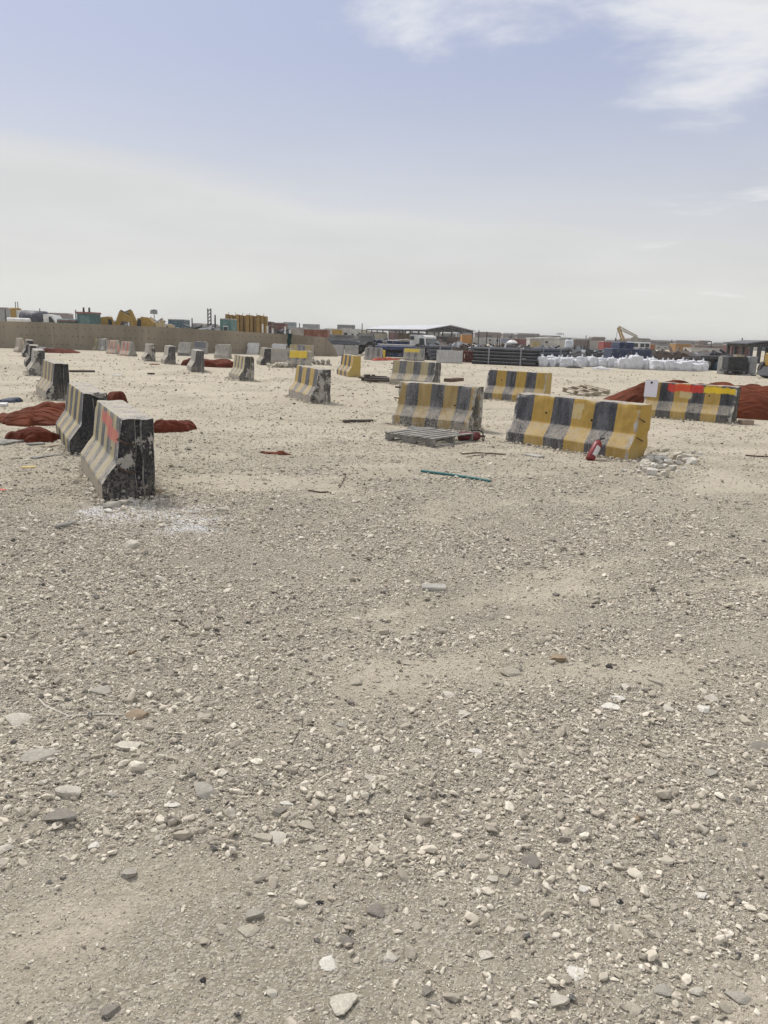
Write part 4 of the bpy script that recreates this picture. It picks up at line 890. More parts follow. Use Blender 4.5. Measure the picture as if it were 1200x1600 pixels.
def excavator(px0, px1, pyt, Y, paintm, label, rz=0.0, flip=1, group='earth moving machines behind the wall'):
    x, w_, ztop = box_at(px0, px1, pyt, Y); s = w_ / 8.2
    root = empty('excavator', (x, Y, 0), rz, label, 'excavator', group); root.scale = (s * flip, s, max(0.6, ztop / 3.55))
    for y in (-1.1, 1.1):
        o = MB().prism([(-3.3, 0.45), (-3.0, 0.0), (0.2, 0.0), (0.5, 0.45), (0.1, 0.85), (-2.9, 0.85)], y - 0.28, y + 0.28, 'y').build('track', STEEL, root)
        for k in range(5): MB().cyl((-2.8 + k * 0.7, y - 0.3, 0.32), (-2.8 + k * 0.7, y + 0.3, 0.32), 0.22, 0.22, 10).build('roller', STEEL, o)
    MB().prism([(-3.4, 1.0), (-0.2, 1.0), (-0.2, 2.2), (-0.9, 2.9), (-2.6, 2.8), (-3.4, 2.3)], -1.2, 1.2, 'y').build('house', paintm, root)
    MB().box((-3.3, 0, 1.5), (0.7, 2.4, 1.0), bev=0.15).build('counterweight', STEEL, root)
    cb = MB().prism([(-1.0, 1.0), (0.1, 1.0), (0.25, 1.9), (-0.2, 2.75), (-1.0, 2.75)], -1.25, -0.2, 'y').build('cab', paintm, root)
    MB().prism([(-0.9, 1.75), (0.0, 1.75), (0.1, 1.95), (-0.25, 2.62), (-0.9, 2.62)], -1.262, -1.255, 'y').build('side_window', GLASS, cb)
    MB().prism([(-0.3, 1.6), (0.2, 2.2), (1.4, 3.55), (1.8, 3.5), (4.3, 2.75), (4.1, 2.3), (1.7, 2.5), (0.9, 1.3)], -0.15, 0.25, 'y').build('boom', paintm, root)
    MB().prism([(3.6, 3.1), (4.2, 3.2), (4.35, 2.7), (4.0, 0.9), (3.75, 0.9), (3.8, 2.6)], -0.1, 0.2, 'y').build('stick', paintm, root)
    MB().prism([(3.3, 0.9), (4.1, 1.0), (4.0, 0.35), (3.5, 0.15), (3.1, 0.45)], -0.5, 0.6, 'y').build('bucket', STEEL, root)
    MB().cyl((0.7, 0.05, 1.5), (2.0, 0.05, 2.45), 0.09, 0.09, 8).cyl((1.6, 0.05, 3.6), (3.9, 0.05, 3.1), 0.07, 0.07, 8).build('hydraulic_ram', STEEL, root)
    return root
def container(px0, px1, pyt, Y, c, label, H=None, base=0.0, dep=2.4, rz=0.0, group='containers and cabins in the distance', name='shipping_container', cat='container', ribs=True, windows=0, hgt=None):
    x, w_, zt = box_at(px0, px1, pyt, Y); m = paint('cont_%02x%02x%02x' % tuple(int(v * 255) for v in c), c, 0.7, 0.3)
    z0 = base if hgt is None else zt - hgt
    root = empty(name, (x, Y + dep / 2, z0), rz, label, cat, group); h = zt - z0
    body = MB().box((0, 0, h / 2), (w_, dep, h)).build('body', m, root)
    MB().box((0, 0, h + 0.03), (w_ * 1.01, dep * 1.02, 0.08)).build('roof', paint('cont_roof', (0.35, 0.34, 0.33)), root)
    for sx in (-1, 1): MB().box((sx * (w_ / 2 - 0.05), -dep / 2, h / 2), (0.12, 0.08, h)).build('corner_post', m, root)
    if ribs:
        n = max(4, int(w_ / 0.55))
        for k in range(min(n, 14)): MB().box((-w_ / 2 + w_ * (k + 0.5) / min(n, 14), -dep / 2 - 0.015, h / 2), (w_ / min(n, 14) * 0.45, 0.05, h * 0.9)).build('rib', m, root)
    for k in range(windows):
        xx = -w_ / 2 + w_ * (k + 0.5) / windows
        o = MB().box((xx, -dep / 2 - 0.01, h * 0.6), (w_ / windows * 0.45, 0.06, h * 0.36)).build('window', WHT, root)
        MB().box((xx, -dep / 2 - 0.03, h * 0.6), (w_ / windows * 0.38, 0.06, h * 0.30)).build('pane', GLASS, o)
    return root
BEH = 'earth moving machines behind the wall'
# drill rig with two exhausts
x, w_, zt = box_at(18, 31, 481, 74)
root = empty('drill_rig', (x, 74, 0), 0, 'yellow upright machine with two thin exhausts at the far left', 'machine', BEH)
MB().box((0, 0, zt / 2), (w_ * 0.62, 1.4, zt), bev=0.1).build('body', YPAINT, root); MB().box((0, 0, 0.5), (w_ * 1.6, 2, 1.0), bev=0.1).build('chassis', STEEL, root)
for k in (-0.1, 0.12): MB().cyl((k + 0.1, 0, zt - 0.2), (k + 0.1, 0, zt + 0.55), 0.035, 0.035, 6).build('exhaust', STEEL, root)
MB().box((w_ * 0.42, 0.1, zt * 0.78), (w_ * 0.3, 1.2, zt * 0.3)).build('cab', WHT, root)
# white roll on trestles
p0, p1 = at(12, 499.5, 60), at(47, 501, 60)
root = empty('plastic_roll', ((p0.x + p1.x) / 2, 60, 0), 0, 'long white roll on trestles showing over the wall at far left', 'roll')
L = p1.x - p0.x
MB().cyl((-L / 2, 0, p0.z), (L / 2, 0, p1.z), 0.17, 0.17, 12).build('roll', WHT, root)
for k in (-0.6, 0.6): MB().prism([(-0.5, 0), (-0.4, 0), (0.0, p0.z - 0.25), (0.4, 0), (0.5, 0), (0.06, p0.z - 0.14), (-0.06, p0.z - 0.14)], k - 0.04, k + 0.04, 'x').build('trestle', WOODP, root)
# tank truck
x, w_, zt = box_at(35, 94, 487, 68)
root = empty('tank_truck', (x, 68, 0), R(4), 'dark grey tank truck with a white cab behind the wall', 'truck', BEH)
MB().cyl((-w_ / 2, 0, zt - 0.75), (w_ * 0.12, 0, zt - 0.75), 0.78, 0.78, 18).build('tank', paint('tank_slate', (0.05, 0.052, 0.07)), root, True)
MB().box((0, 0, 0.85), (w_, 1.0, 0.3)).build('chassis', STEEL, root)
cb = MB().prism([(w_ * 0.16, 0.6), (w_ * 0.5, 0.6), (w_ * 0.5, 1.6), (w_ * 0.36, zt * 0.9), (w_ * 0.16, zt * 0.92)], -1.1, 1.1, 'y').build('cab', WHT, root)
MB().prism([(w_ * 0.3, 1.55), (w_ * 0.46, 1.55), (w_ * 0.36, zt * 0.84), (w_ * 0.3, zt * 0.84)], -1.12, -1.11, 'y').build('side_window', GLASS, cb)
for k in (-0.4, -0.25, 0.35):
    for y in (-1, 1): wheel(root, k * w_, y, 0.5)
# teal tractor
x, w_, zt = box_at(92, 152, 487, 64)
root = empty('wheel_tractor', (x, 64, 0), R(-3), 'teal tractor with a boxy glazed cab and red roof edge behind the wall', 'tractor', BEH)
MB().box((-w_ * 0.22, 0, 1.55), (w_ * 0.55, 1.3, zt - 1.75), bev=0.08).build('hood', TEAL, root); MB().box((-w_ * 0.2, 0, zt - 0.75), (w_ * 0.5, 1.5, 0.08)).build('hood_cover', paint('dull_red', (0.22, 0.10, 0.085)), root)
cb = MB().box((w_ * 0.28, 0, zt - 0.95), (w_ * 0.4, 1.7, 1.7), bev=0.05).build('cab', TEAL, root)
MB().box((w_ * 0.29, -0.86, zt - 0.75), (w_ * 0.26, 0.03, 0.9)).build('side_window', mat('teal_glass', (0.10, 0.17, 0.17), 0.2), cb)
MB().box((w_ * 0.28, 0, zt - 0.08), (w_ * 0.42, 1.8, 0.14)).build('cab_roof', MATS['dull_red'], root)
for k in (0.15, 0.3): MB().cyl((w_ * k, 0, zt), (w_ * k, 0, zt + 0.35), 0.09, 0.07, 8).build('beacon', STEEL, root)
MB().box((0, 0, 0.8), (w_ * 0.9, 1.0, 0.5)).build('chassis', STEEL, root)
for k, r_ in ((-0.33, 0.55), (0.26, 0.8)):
    for y in (-0.95, 0.95): wheel(root, k * w_, y, r_, 0.4)
excavator(150, 205, 485, 66, YPAINT, 'yellow excavator with folded arm, left of two, behind the wall')
excavator(186, 246, 485, 70, YPAINT, 'yellow excavator with outstretched boom, right of two, behind the wall', 0, -1)
excavator(244, 276, 498, 64, paint('sand_paint', (0.38, 0.30, 0.18)), 'small sand coloured digger behind the wall', 0, -1)
container(262, 287, 500, 72, (0.08, 0.14, 0.17), 'teal blue site box behind the small digger', rz=0.05)
def mast(px, py0, Y, label, w_=0.9, name='light_mast', arms=True, lattice=False):
    q = at(px, py0, Y); root = empty(name, (q.x, Y, 0), 0, label, 'mast'); h = q.z
    if lattice:
        for sx in (-1, 1):
            for sy in (-1, 1): MB().cyl((sx * w_ / 2, sy * w_ / 2, 0), (sx * w_ / 2, sy * w_ / 2, h), 0.05, 0.05, 5).build('leg', STEEL, root)
        n = 9
        for k in range(n):
            z = h * (k + 0.5) / n
            for sx in (-1, 1):
                MB().cyl((-w_ / 2, sx * w_ / 2, z - 0.2), (w_ / 2, sx * w_ / 2, z + 0.2), 0.035, 0.035, 5).build('brace', STEEL, root)
    else:
        MB().cyl((0, 0, 0), (0, 0, h), 0.06 if arms else 0.13, 0.04 if arms else 0.09, 8).build('pole', STEEL, root)
        if arms:
            MB().box((0, 0, h - 0.1), (w_, 0.1, 0.08)).build('cross_bar', STEEL, root)
            for k in (-0.5, -0.17, 0.17, 0.5): MB().box((k * w_, -0.08, h - 0.35), (0.2, 0.12, 0.4)).build('lamp', GREYP, root)
mast(240.5, 483, 90, 'dark light mast with a crossbar above the yellow excavators', 0.6)
mast(327, 482, 110, 'slender lattice tower above the dark scrap', 0.42, 'lattice_tower', lattice=True)
def scrap(px0, px1, pyt, Y, n, label, m, seed, dep=4.0):
    rnd = random.Random(seed); x, w_, zt = box_at(px0, px1, pyt, Y); root = empty('scrap_heap', (x, Y, 0), 0, label, 'scrap')
    mb = MB(); mb2 = MB()
    for k in range(n):
        px_ = rnd.uniform(-0.5, 0.5); hh = zt * (1 - 0.55 * abs(px_) * 2 * rnd.random())
        tgt = mb if rnd.random() < 0.65 else mb2
        z = rnd.uniform(0.1, 0.8) * hh
        if rnd.random() < 0.5: tgt.box((px_ * w_, rnd.uniform(-dep / 2, dep / 2), z * 0.8), (rnd.uniform(0.4, 1.8), rnd.uniform(0.3, 1.2), rnd.uniform(0.2, 0.7)), rnd.random() * 3, rnd.uniform(-0.6, 0.6), rnd.uniform(-0.6, 0.6))
        else:
            p = Vector((px_ * w_, rnd.uniform(-dep / 2, dep / 2), z)); dd = Vector((rnd.uniform(-1, 1), rnd.uniform(-1, 1), rnd.uniform(-0.45, 0.45))) * 1.1
            tgt.cyl(p - dd, p + dd, 0.09, 0.09, 7)
    mb.box((0, 0, zt * 0.25), (w_ * 0.9, dep, zt * 0.5)); 
    o1 = mb.build('dark_scrap', m, root); o2 = mb2.build('grey_scrap', GREYP, root); o1['kind'] = 'stuff'; o2['kind'] = 'stuff'
scrap(278, 350, 500, 66, 70, 'dark tangled scrap heap behind the wall', STEEL, 4)
container(344, 361, 499, 64, (0.08, 0.17, 0.16), 'teal green cab box left of the yellow panels', ribs=False, windows=1, name='site_cabin', cat='cabin')
# yellow formwork
x, w_, zt = box_at(346, 413, 491, 76)
root = empty('formwork_panel_stack', (x, 78, 0), R(3), 'tall block of yellow upright formwork panels behind the wall', 'formwork')
for k in range(12):
    MB().box((-w_ / 2 + w_ * (k + 0.5) / 12, (k % 3) * 0.25 - (0.5 if k > 5 else 0), zt / 2), (w_ / 12 * 0.93, 0.7, zt * (1 - 0.03 * (k % 3))), bev=0.03).build('panel', paint('form_yellow', (0.27, 0.165, 0.04)), root)
for k in range(6): MB().cyl((-w_ / 2 + w_ * k / 6 + 0.3, 0, zt - 0.1), (-w_ / 2 + w_ * k / 6 + 0.3, 0, zt + 0.18), 0.02, 0.02, 5).build('guard_post', STEEL, root)
container(402, 424, 503, 90, (0.075, 0.035, 0.03), 'dark brown container right of the yellow panels', dep=2.4)
container(422, 446, 505, 95, (0.13, 0.055, 0.045), 'dull red container beside the dark brown one')
container(443, 461, 504, 140, (0.20, 0.235, 0.27), 'blue grey cabin standing high behind the wall', hgt=2.8, ribs=False, windows=2, name='site_cabin', cat='cabin')
container(473, 498, 507, 140, (0.27, 0.28, 0.29), 'pale grey cabin with dark panels left of the shed', hgt=3.2, ribs=False, windows=3, name='site_cabin', cat='cabin')
container(475, 512, 515, 70, (0.20, 0.075, 0.045), 'rust orange container over the wall end', dep=2.6)
container(453, 476, 513, 74, (0.35, 0.33, 0.29), 'cream low cabin left of the rust orange container', ribs=False)
container(527, 554, 508, 135, (0.18, 0.185, 0.20), 'grey stacked cabin with an open dark top floor', hgt=3.0, ribs=False, windows=3, name='site_cabin', cat='cabin')
container(511, 521, 514, 110, (0.40, 0.40, 0.39), 'white upright cabin before the shed row', ribs=False, name='site_cabin', cat='cabin')
container(519, 534, 515, 100, (0.38, 0.24, 0.05), 'yellow and orange striped box before the grey cabin', ribs=True)
container(533, 548, 513, 105, (0.42, 0.42, 0.42), 'white cabin under the grey stacked cabin', ribs=False, windows=1, name='site_cabin', cat='cabin')
container(547, 563, 515, 95, (0.46, 0.46, 0.44), 'cream white cabin left of the open shed', ribs=False, windows=2, name='site_cabin', cat='cabin')
for i, (px, py) in enumerate(((410.5, 507), (418, 510), (426, 514), (445.5, 511), (453, 516))):
    q = at(px, py, 57); root = empty('white_post', (q.x, 57, 0), 0, ('tallest', 'second', 'third', 'fourth', 'shortest right')[i] + ' of the thin white posts behind the wall', 'post', 'white posts behind the wall')
    MB().cyl((0, 0, 0), (0, 0, q.z), 0.07, 0.06, 8).build('pole', WHT, root); MB().cyl((0, 0, q.z), (0, 0, q.z + 0.03), 0.09, 0.09, 8).build('cap', WHT, root)
# flatbed trailers, beams and lumber between wall end and truck
def trailer(px0, px1, pyb, pyt, Y, label, c, load=None):
    x, w_, zt = box_at(px0, px1, pyt, Y); root = empty('flatbed_trailer', (x, Y, 0), 0, label, 'trailer', 'trailers and trucks beyond the yard')
    MB().box((0, 0, zt - 0.12), (w_, 2.2, 0.24), bev=0.03).build('deck', paint('tr_%d' % px0, c), root)
    MB().box((0, 0, zt * 0.62), (w_ * 0.95, 0.9, zt * 0.35)).build('chassis', STEEL, root)
    for k in (-0.4, -0.3, 0.36):
        for y in (-0.9, 0.9): wheel(root, k * w_, y, min(0.45, zt * 0.42))
    if load:
        for k in range(load): MB().box((random.uniform(-0.03, 0.03) * w_, -0.8 + 1.6 * (k % 4) / 3, zt + 0.13 + 0.22 * (k // 4)), (w_ * random.uniform(0.5, 0.95), 0.34, 0.2)).build('beam', paint('beam_grey_%d' % (k % 3), ((0.20, 0.20, 0.20), (0.13, 0.135, 0.14), (0.27, 0.265, 0.25))[k % 3]), root)
trailer(504, 563, 548, 533, 58, 'dark grey flatbed trailer past the wall end', (0.09, 0.10, 0.12), 8)
trailer(556, 588, 549, 534, 62, 'flatbed with grey beams left of the blue trailer', (0.2, 0.2, 0.2), 12)
trailer(586, 652, 560, 541, 54, 'dark blue low trailer left of the white truck', (0.02, 0.035, 0.09))
container(590, 647, 540, 57, (0.022, 0.04, 0.10), 'dark blue low container left of the white truck', ribs=True, dep=2)
container(624, 648, 532, 66, (0.30, 0.23, 0.10), 'mustard box stacked behind the dark blue container', ribs=False)
container(603, 623, 533, 72, (0.42, 0.42, 0.42), 'pale van like box behind the dark blue container', ribs=False, windows=1)
container(540, 582, 526, 75, (0.30, 0.30, 0.28), 'long grey precast block left of the blue container', ribs=False)
# yellow block sign by the barrier
q = gp(597, 561); root = empty('yellow_block', (q.x, q.y, 0), R(-10), 'small yellow upright block right of the dark striped grey barrier', 'block')
MB().box((0, 0, 0.30), (0.38, 0.2, 0.55), bev=0.03).build('panel', paint('sign_yellow', (0.62, 0.47, 0.03)), root); MB().box((0, 0, 0.03), (0.5, 0.35, 0.06)).build('base', paint('sign_base', (0.4, 0.1, 0.05)), root)
# leaning dead stump / sheet left of truck
q = gp(606, 556); root = empty('concrete_slab', (q.x, q.y + 1, 0), R(15), 'grey leaning slab before the dark blue container', 'slab')
MB().prism([(-0.55, 0), (0.65, 0), (0.35, 0.35), (0.05, 0.7), (-0.15, 1.05), (-0.4, 1.15)], -0.1, 0.12, 'y').build('slab_body', mat('slab_mid', (0.33, 0.32, 0.29), 0.9), root)

# open shed
def shed(px_l, px_n, px_a, px_r, py_e, py_a, Y, label, depth, H=None, npost=11, roofm=None):
    n_, r_ = at(px_n, py_e, Y), at(px_r, py_e + 3.6, Y); wg = r_.x - n_.x; ze = n_.z; zr = at(px_a, py_a, Y).z
    l_ = at(px_l, py_e, Y + depth); ang = math.atan2(depth, l_.x - n_.x) - math.pi / 2      # the long side leans back to the left
    root = empty('open_shed', ((n_.x + r_.x) / 2, Y, 0), 0, label, 'shed'); D = math.hypot(depth, l_.x - n_.x)
    sx = (l_.x - n_.x) / depth
    def P(u, v, z): return (u + sx * v, v, z)
    rm = roofm or mat('shed_roof', (0.50, 0.51, 0.53), 0.45, 0, 0.06, 0.5, 0); fr = STEEL
    ov = 0.5
    for s, nm in ((-1, 'roof_sheet'), (1, 'roof_sheet')):
        bm = bmesh.new(); z0 = ze - 0.05
        vs = [P(s * (wg / 2 + ov), -ov, z0), P(0, -ov, zr), P(0, depth + ov, zr), P(s * (wg / 2 + ov), depth + ov, z0)]
        lo = [bm.verts.new(v) for v in vs]; hi = [bm.verts.new((v[0], v[1], v[2] + 0.12)) for v in vs]
        bm.faces.new(lo[::-1]); bm.faces.new(hi)
        for k in range(4): bm.faces.new((lo[k], lo[(k + 1) % 4], hi[(k + 1) % 4], hi[k]))
        bmesh.ops.recalc_face_normals(bm, faces=bm.faces); me = bpy.data.meshes.new(nm); bm.to_mesh(me); bm.free(); link(nm, me, rm, root)
    for k in range(npost):
        v = depth * k / (npost - 1)
        for s in (-1, 1): MB().box(P(s * wg / 2, v, ze / 2), (0.28, 0.28, ze)).build('post', fr, root)
        mb = MB(); mb.cyl(P(-wg / 2, v, ze - 0.1), P(0, v, zr - 0.25), 0.14, 0.14, 6).cyl(P(wg / 2, v, ze - 0.1), P(0, v, zr - 0.25), 0.14, 0.14, 6).cyl(P(-wg / 2, v, ze - 0.2), P(wg / 2, v, ze - 0.2), 0.1, 0.1, 6)
        for u in (-0.3, -0.15, 0.0, 0.15, 0.3): mb.cyl(P(u * wg, v, ze - 0.2), P(u * wg, v, ze + (zr - ze) * (1 - 2 * abs(u)) - 0.2), 0.06, 0.06, 5)
        mb.build('truss', fr, root)
        if 0 < k:
            for s in (-1, 1): MB().cyl(P(s * wg / 2, v - depth / (npost - 1), ze - 0.15), P(s * wg / 2, v, ze - 0.15), 0.12, 0.12, 6).build('eave_beam', fr, root)
    for u in (-0.25, 0.25): MB().box(P(u * wg, 0.0, ze / 2), (0.25, 0.25, ze)).build('post', fr, root)
    return root
shed(573, 668, 703, 738, 515, 508.5, 150, 'big open shed with a white pitched roof on dark posts', 55, npost=10)
for i, (a, b_, t, Y, c, lab) in enumerate([(608, 622, 519.5, 215, (0.14, 0.05, 0.045), 'dark red container seen through the open shed'), (622, 641, 521, 190, (0.33, 0.20, 0.04), 'yellow machine crate inside the open shed'), (641, 668, 521, 190, (0.16, 0.16, 0.17), 'grey crate stack inside the open shed'),
        (722, 738, 523, 135, (0.37, 0.17, 0.03), 'orange panels by the right post of the open shed'), (585, 606, 522, 185, (0.36, 0.33, 0.24), 'sand coloured crates under the left of the open shed'), (678, 700, 526, 160, (0.10, 0.11, 0.14), 'dark crates under the shed gable, left of the brown crates'), (700, 722, 527, 155, (0.20, 0.13, 0.09), 'brown crates under the shed gable'), (560, 578, 517, 210, (0.44, 0.42, 0.25), 'pale yellow cabin left of the open shed')]):
    container(a, b_, t, Y, c, lab, dep=3, group='stores in and behind the open shed', name='crate_stack', cat='crates')
# white truck
q0, q1 = at(649, 523, 60), at(675, 545, 60); w_ = q1.x - q0.x; zt = q0.z
root = empty('white_truck', ((q0.x + q1.x) / 2, 60, 0), R(-25), 'white truck cab with a dark windscreen below the shed', 'truck', 'trailers and trucks beyond the yard')
cab = MB().prism([(-w_ / 2, 0.7), (w_ / 2, 0.7), (w_ / 2, zt * 0.55), (w_ * 0.42, zt * 0.93), (w_ * 0.25, zt), (-w_ / 2, zt)], -1.15, 1.15, 'y').build('cab', WHT, root)
MB().prism([(w_ * 0.1, zt * 0.55), (w_ * 0.44, zt * 0.55), (w_ * 0.36, zt * 0.85), (w_ * 0.1, zt * 0.85)], -1.165, -1.155, 'y').build('side_window', GLASS, cab)
MB().box((w_ * 0.485, 0, zt * 0.71), (0.06, 2.0, zt * 0.28), ry=R(-8)).build('windscreen', GLASS, cab)
MB().box((w_ / 2, 0, 0.75), (0.2, 2.3, 0.4), bev=0.04).build('bumper', GREYP, root)
for y in (-0.85, 0.85): MB().box((w_ / 2 + 0.08, y, 0.95), (0.06, 0.3, 0.18)).build('headlight', GLASS, root)
MB().box((-w_ / 2 - 1.8, 0, 0.95), (4.2, 1.0, 0.3)).build('chassis', BLUE, root)
MB().box((-w_ * 0.35, -1.2, zt * 0.85), (0.3, 0.04, 0.25)).build('marker_plate', STEEL, cab)
for k in (w_ * 0.1, -w_ / 2 - 2.2, -w_ / 2 - 3.3):
    for y in (-1.0, 1.0): wheel(root, k, y, 0.5)
# pipe stacks
def pipes(px0, px1, pyb, pyt, rows, cols, r_, label, m, rz=0.0, group='pipe stacks', taper=True, endface=None):
    a, b_ = gp(px0, pyb), gp(px1, pyb); c = (a + b_) / 2; L = (b_ - a).length / max(0.3, math.cos(rz)) if abs(rz) < 1.2 else 5.5
    root = empty('pipe_stack', (c.x, c.y + cols * r_, 0), math.atan2(b_.y - a.y, b_.x - a.x) + rz, label, 'pipes', group)
    mb = MB(); mb.cyl((-L / 2, 0, 0), (L / 2, 0, 0), r_, r_, 12); me = mb.mesh('pipe'); me.shade_smooth(); me.set_sharp_from_angle(angle=R(40)); me.materials.append(m)
    for i in range(rows):
        for j in range(cols - (i if taper else 0)):
            o = link('pipe', me, None, root, (random.uniform(-0.15, 0.15), (j - (cols - 1) / 2) * 2.02 * r_ + i * r_ * taper, r_ * (1 + i * 1.74)))
            if endface:
                for s in (-1, 1): pass
    for k in (-0.25, 0.25):
        MB().box((k * L, -(cols) * r_ - 0.04, rows * r_ * 0.9), (0.07, 0.05, rows * r_ * 1.85)).build('stake', GREYP, root)
    return root
PIPE = mat('slate_pipe', (0.07, 0.074, 0.088), 0.5, 0, 0.25, 2, 0.05, dust=0.15); BPIPE = mat('black_pipe', (0.018, 0.019, 0.022), 0.45, 0, 0.3, 2, 0, dust=0.1)
pipes(664, 700, 563, 541, 4, 6, 0.135, 'slate grey pipe stack before the shed', PIPE)
pipes(748, 800, 567, 545, 5, 8, 0.11, 'big black pipe stack with round ends facing right', PIPE, rz=R(-14))
pipes(776, 812, 571, 545, 5, 7, 0.11, 'dense black pipe bundle at the right of the big stack', BPIPE, rz=R(-58))
pipes(738, 758, 566, 552, 3, 5, 0.12, 'low dark pipe pile beside the red brown block stack', BPIPE)
pipes(825, 880, 562, 545, 3, 4, 0.16, 'dark blue pipes behind the white bags, left run', mat('navy_pipe', (0.02, 0.028, 0.055), 0.5, dust=0.1))
pipes(872, 950, 560, 545, 3, 4, 0.15, 'dark pipes behind the white bags, middle run', BPIPE)
pipes(1010, 1085, 566, 550, 3, 4, 0.16, 'dark pipes behind the white bags, right run', mat('navy_pipe2', (0.022, 0.026, 0.045), 0.5, dust=0.1))
# red brown block stack
q = gp(731, 566.5); root = empty('block_stack', (q.x, q.y + 0.5, 0), R(-5), 'dark red brown stack of hollow blocks beside the light barrier', 'blocks')
for i in range(5):
    for j in range(4): MB().box((-0.28 + j * 0.19, 0, 0.07 + i * 0.145), (0.17, 0.8, 0.125), bev=0.01).build('block', mat('red_brown', (0.105, 0.03, 0.022), 0.85), root)
# rods and stakes
for i, (px, pt, pb) in enumerate(((748.5, 515.5, 556), (761, 518, 552), (778, 524, 548), (781, 527, 548), (730, 540, 562), (740, 538, 560), (770, 535, 564))):
    q = at(px, pt, 52); root = empty('steel_stake', (q.x, 52, 0), 0, ('tallest thin dark stake above the black pipes', 'second tallest dark stake above the black pipes', 'left of two close stakes above the black pipes', 'right of two close stakes above the black pipes', 'short stake left of the black pipes', 'short stake just right of the red brown blocks', 'pale stake in front of the black pipes')[i], 'stake', 'stakes among the pipes')
    MB().cyl((0, 0, 0), (0, 0, q.z), 0.035, 0.03, 6).build('rod', STEEL if i < 6 else GREYP, root); MB().cyl((0, 0, 0), (0, 0, 0.06), 0.1, 0.1, 8).build('foot', STEEL, root)
# distant row to the right of the shed
for a, b_, t, Y, c, lab, wn in [(738, 760, 528, 170, (0.40, 0.39, 0.37), 'pale low store right of the shed posts', 0), (760, 783, 528, 190, (0.36, 0.35, 0.33), 'pale grey long store behind the stakes', 2), (783, 796, 529, 160, (0.20, 0.23, 0.29), 'blue grey container left of the maroon ones', 0), (794, 812, 529, 165, (0.15, 0.035, 0.035), 'maroon container, left of the white tank', 0), (812, 829, 530, 165, (0.18, 0.045, 0.04), 'bright red container beside the white house cabin', 0),
        (784, 800, 538, 95, (0.04, 0.04, 0.075), 'navy box with a white roof before the containers', 0), (872, 886, 531, 140, (0.46, 0.44, 0.40), 'cream silo shaped cabin right of the white house cabin', 0), (896, 922, 531, 150, (0.13, 0.10, 0.085), 'brown timber stack behind the bags', 0), (918, 946, 533, 150, (0.33, 0.31, 0.28), 'grey brick stack right of the brown timber', 0), (944, 962, 534, 110, (0.22, 0.03, 0.03), 'deep red container left of the dark blue tank', 0), (1012, 1024, 538, 120, (0.30, 0.12, 0.05), 'orange brown crate right of the white control cabin', 0), (1056, 1080, 537.5, 140, (0.30, 0.16, 0.04), 'ochre striped container in the far right row', 0), (1086, 1132, 540, 190, (0.15, 0.09, 0.075), 'long brown roofed store at far right', 0),
        (1024, 1056, 541, 180, (0.36, 0.35, 0.32), 'pale cabin row under the far truss', 3), (1080, 1140, 545, 110, (0.42, 0.41, 0.38), 'low white roofed store right of the crane', 0)]:
    container(a, b_, t, Y, c, lab, ribs=wn == 0, windows=wn, dep=3)
# white house cabin with a pitched roof
x, w_, zt = box_at(829, 873, 528, 120); root = empty('house_cabin', (x, 122, 0), 0, 'white pitched roof cabin with a dark window behind the bags', 'cabin', 'containers and cabins in the distance')
MB().prism([(-w_ / 2, 0), (w_ / 2, 0), (w_ / 2, zt * 0.9), (w_ * 0.30, zt * 1.12), (-w_ / 2, zt * 0.93)], -1.5, 1.5, 'y').build('wall', paint('house_cream', (0.44, 0.43, 0.40)), root)
MB().box((0, 0, zt * 0.98), (w_ * 1.04, 3.4, 0.12), ry=R(-2)).build('roof', WHT, root)
o = MB().box((w_ * 0.1, -1.52, zt * 0.65), (w_ * 0.1, 0.06, zt * 0.25)).build('window', WHT, root); MB().box((w_ * 0.1, -1.56, zt * 0.65), (w_ * 0.08, 0.04, zt * 0.2)).build('pane', GLASS, o)
MB().box((-w_ * 0.3, -1.9, zt * 0.45), (w_ * 0.28, 0.8, zt * 0.5)).build('annex', paint('ochre', (0.32, 0.25, 0.12)), root)
q = at(804, 531, 100); root = empty('water_tank', (q.x - 0.3, 100, 0), 0, 'white upright tank among the far containers', 'tank')
MB().cyl((0, 0, 0.9), (0, 0, q.z - 0.3), 0.7, 0.7, 16).build('tank_body', WHT, root, True); MB().cyl((0, 0, q.z - 0.3), (0, 0, q.z), 0.7, 0.2, 16).build('tank_top', WHT, root); MB().box((0, 0, 0.45), (1.5, 1.5, 0.9)).build('stand', STEEL, root)
q = at(890, 528.5, 100); root = empty('water_tank', (q.x, 100, 0), 0, 'pale blue white square tank right of the cream cabin', 'tank')
MB().box((0, 0, q.z * 0.6), (0.95, 0.9, q.z * 0.62), bev=0.15).build('tank_body', paint('tank_bluewhite', (0.50, 0.54, 0.60)), root); MB().cyl((0, 0, q.z * 0.9), (0, 0, q.z), 0.2, 0.12, 10).build('cap', STEEL, root); MB().box((0, 0, q.z * 0.15), (1.1, 1.0, q.z * 0.3)).build('stand', STEEL, root)
mast(875.5, 520, 200, 'thin far light pole right of the white house cabin', 1.6)
# dark blue tank block
x, w_, zt = box_at(962, 984, 534.5, 62); root = empty('blue_tank', (x, 62, 0), 0, 'dark blue stepped tank behind the white bags', 'tank')
MB().box((0, 0, zt / 2), (w_, 2.4, zt), bev=0.05).build('tank_body', BLUE, root)
x2, w2, z2 = box_at(950, 1012, 545, 61); MB().box((x2 - x, -1.0, z2 / 2), (w2, 2.2, z2), bev=0.05).build('lower_tank', BLUE, root)
for k in range(7): MB().box((x2 - x - w2 / 2 + w2 * (k + 0.5) / 7, -2.13, z2 / 2), (0.08, 0.06, z2 * 0.95)).build('rib', BLUE, root)
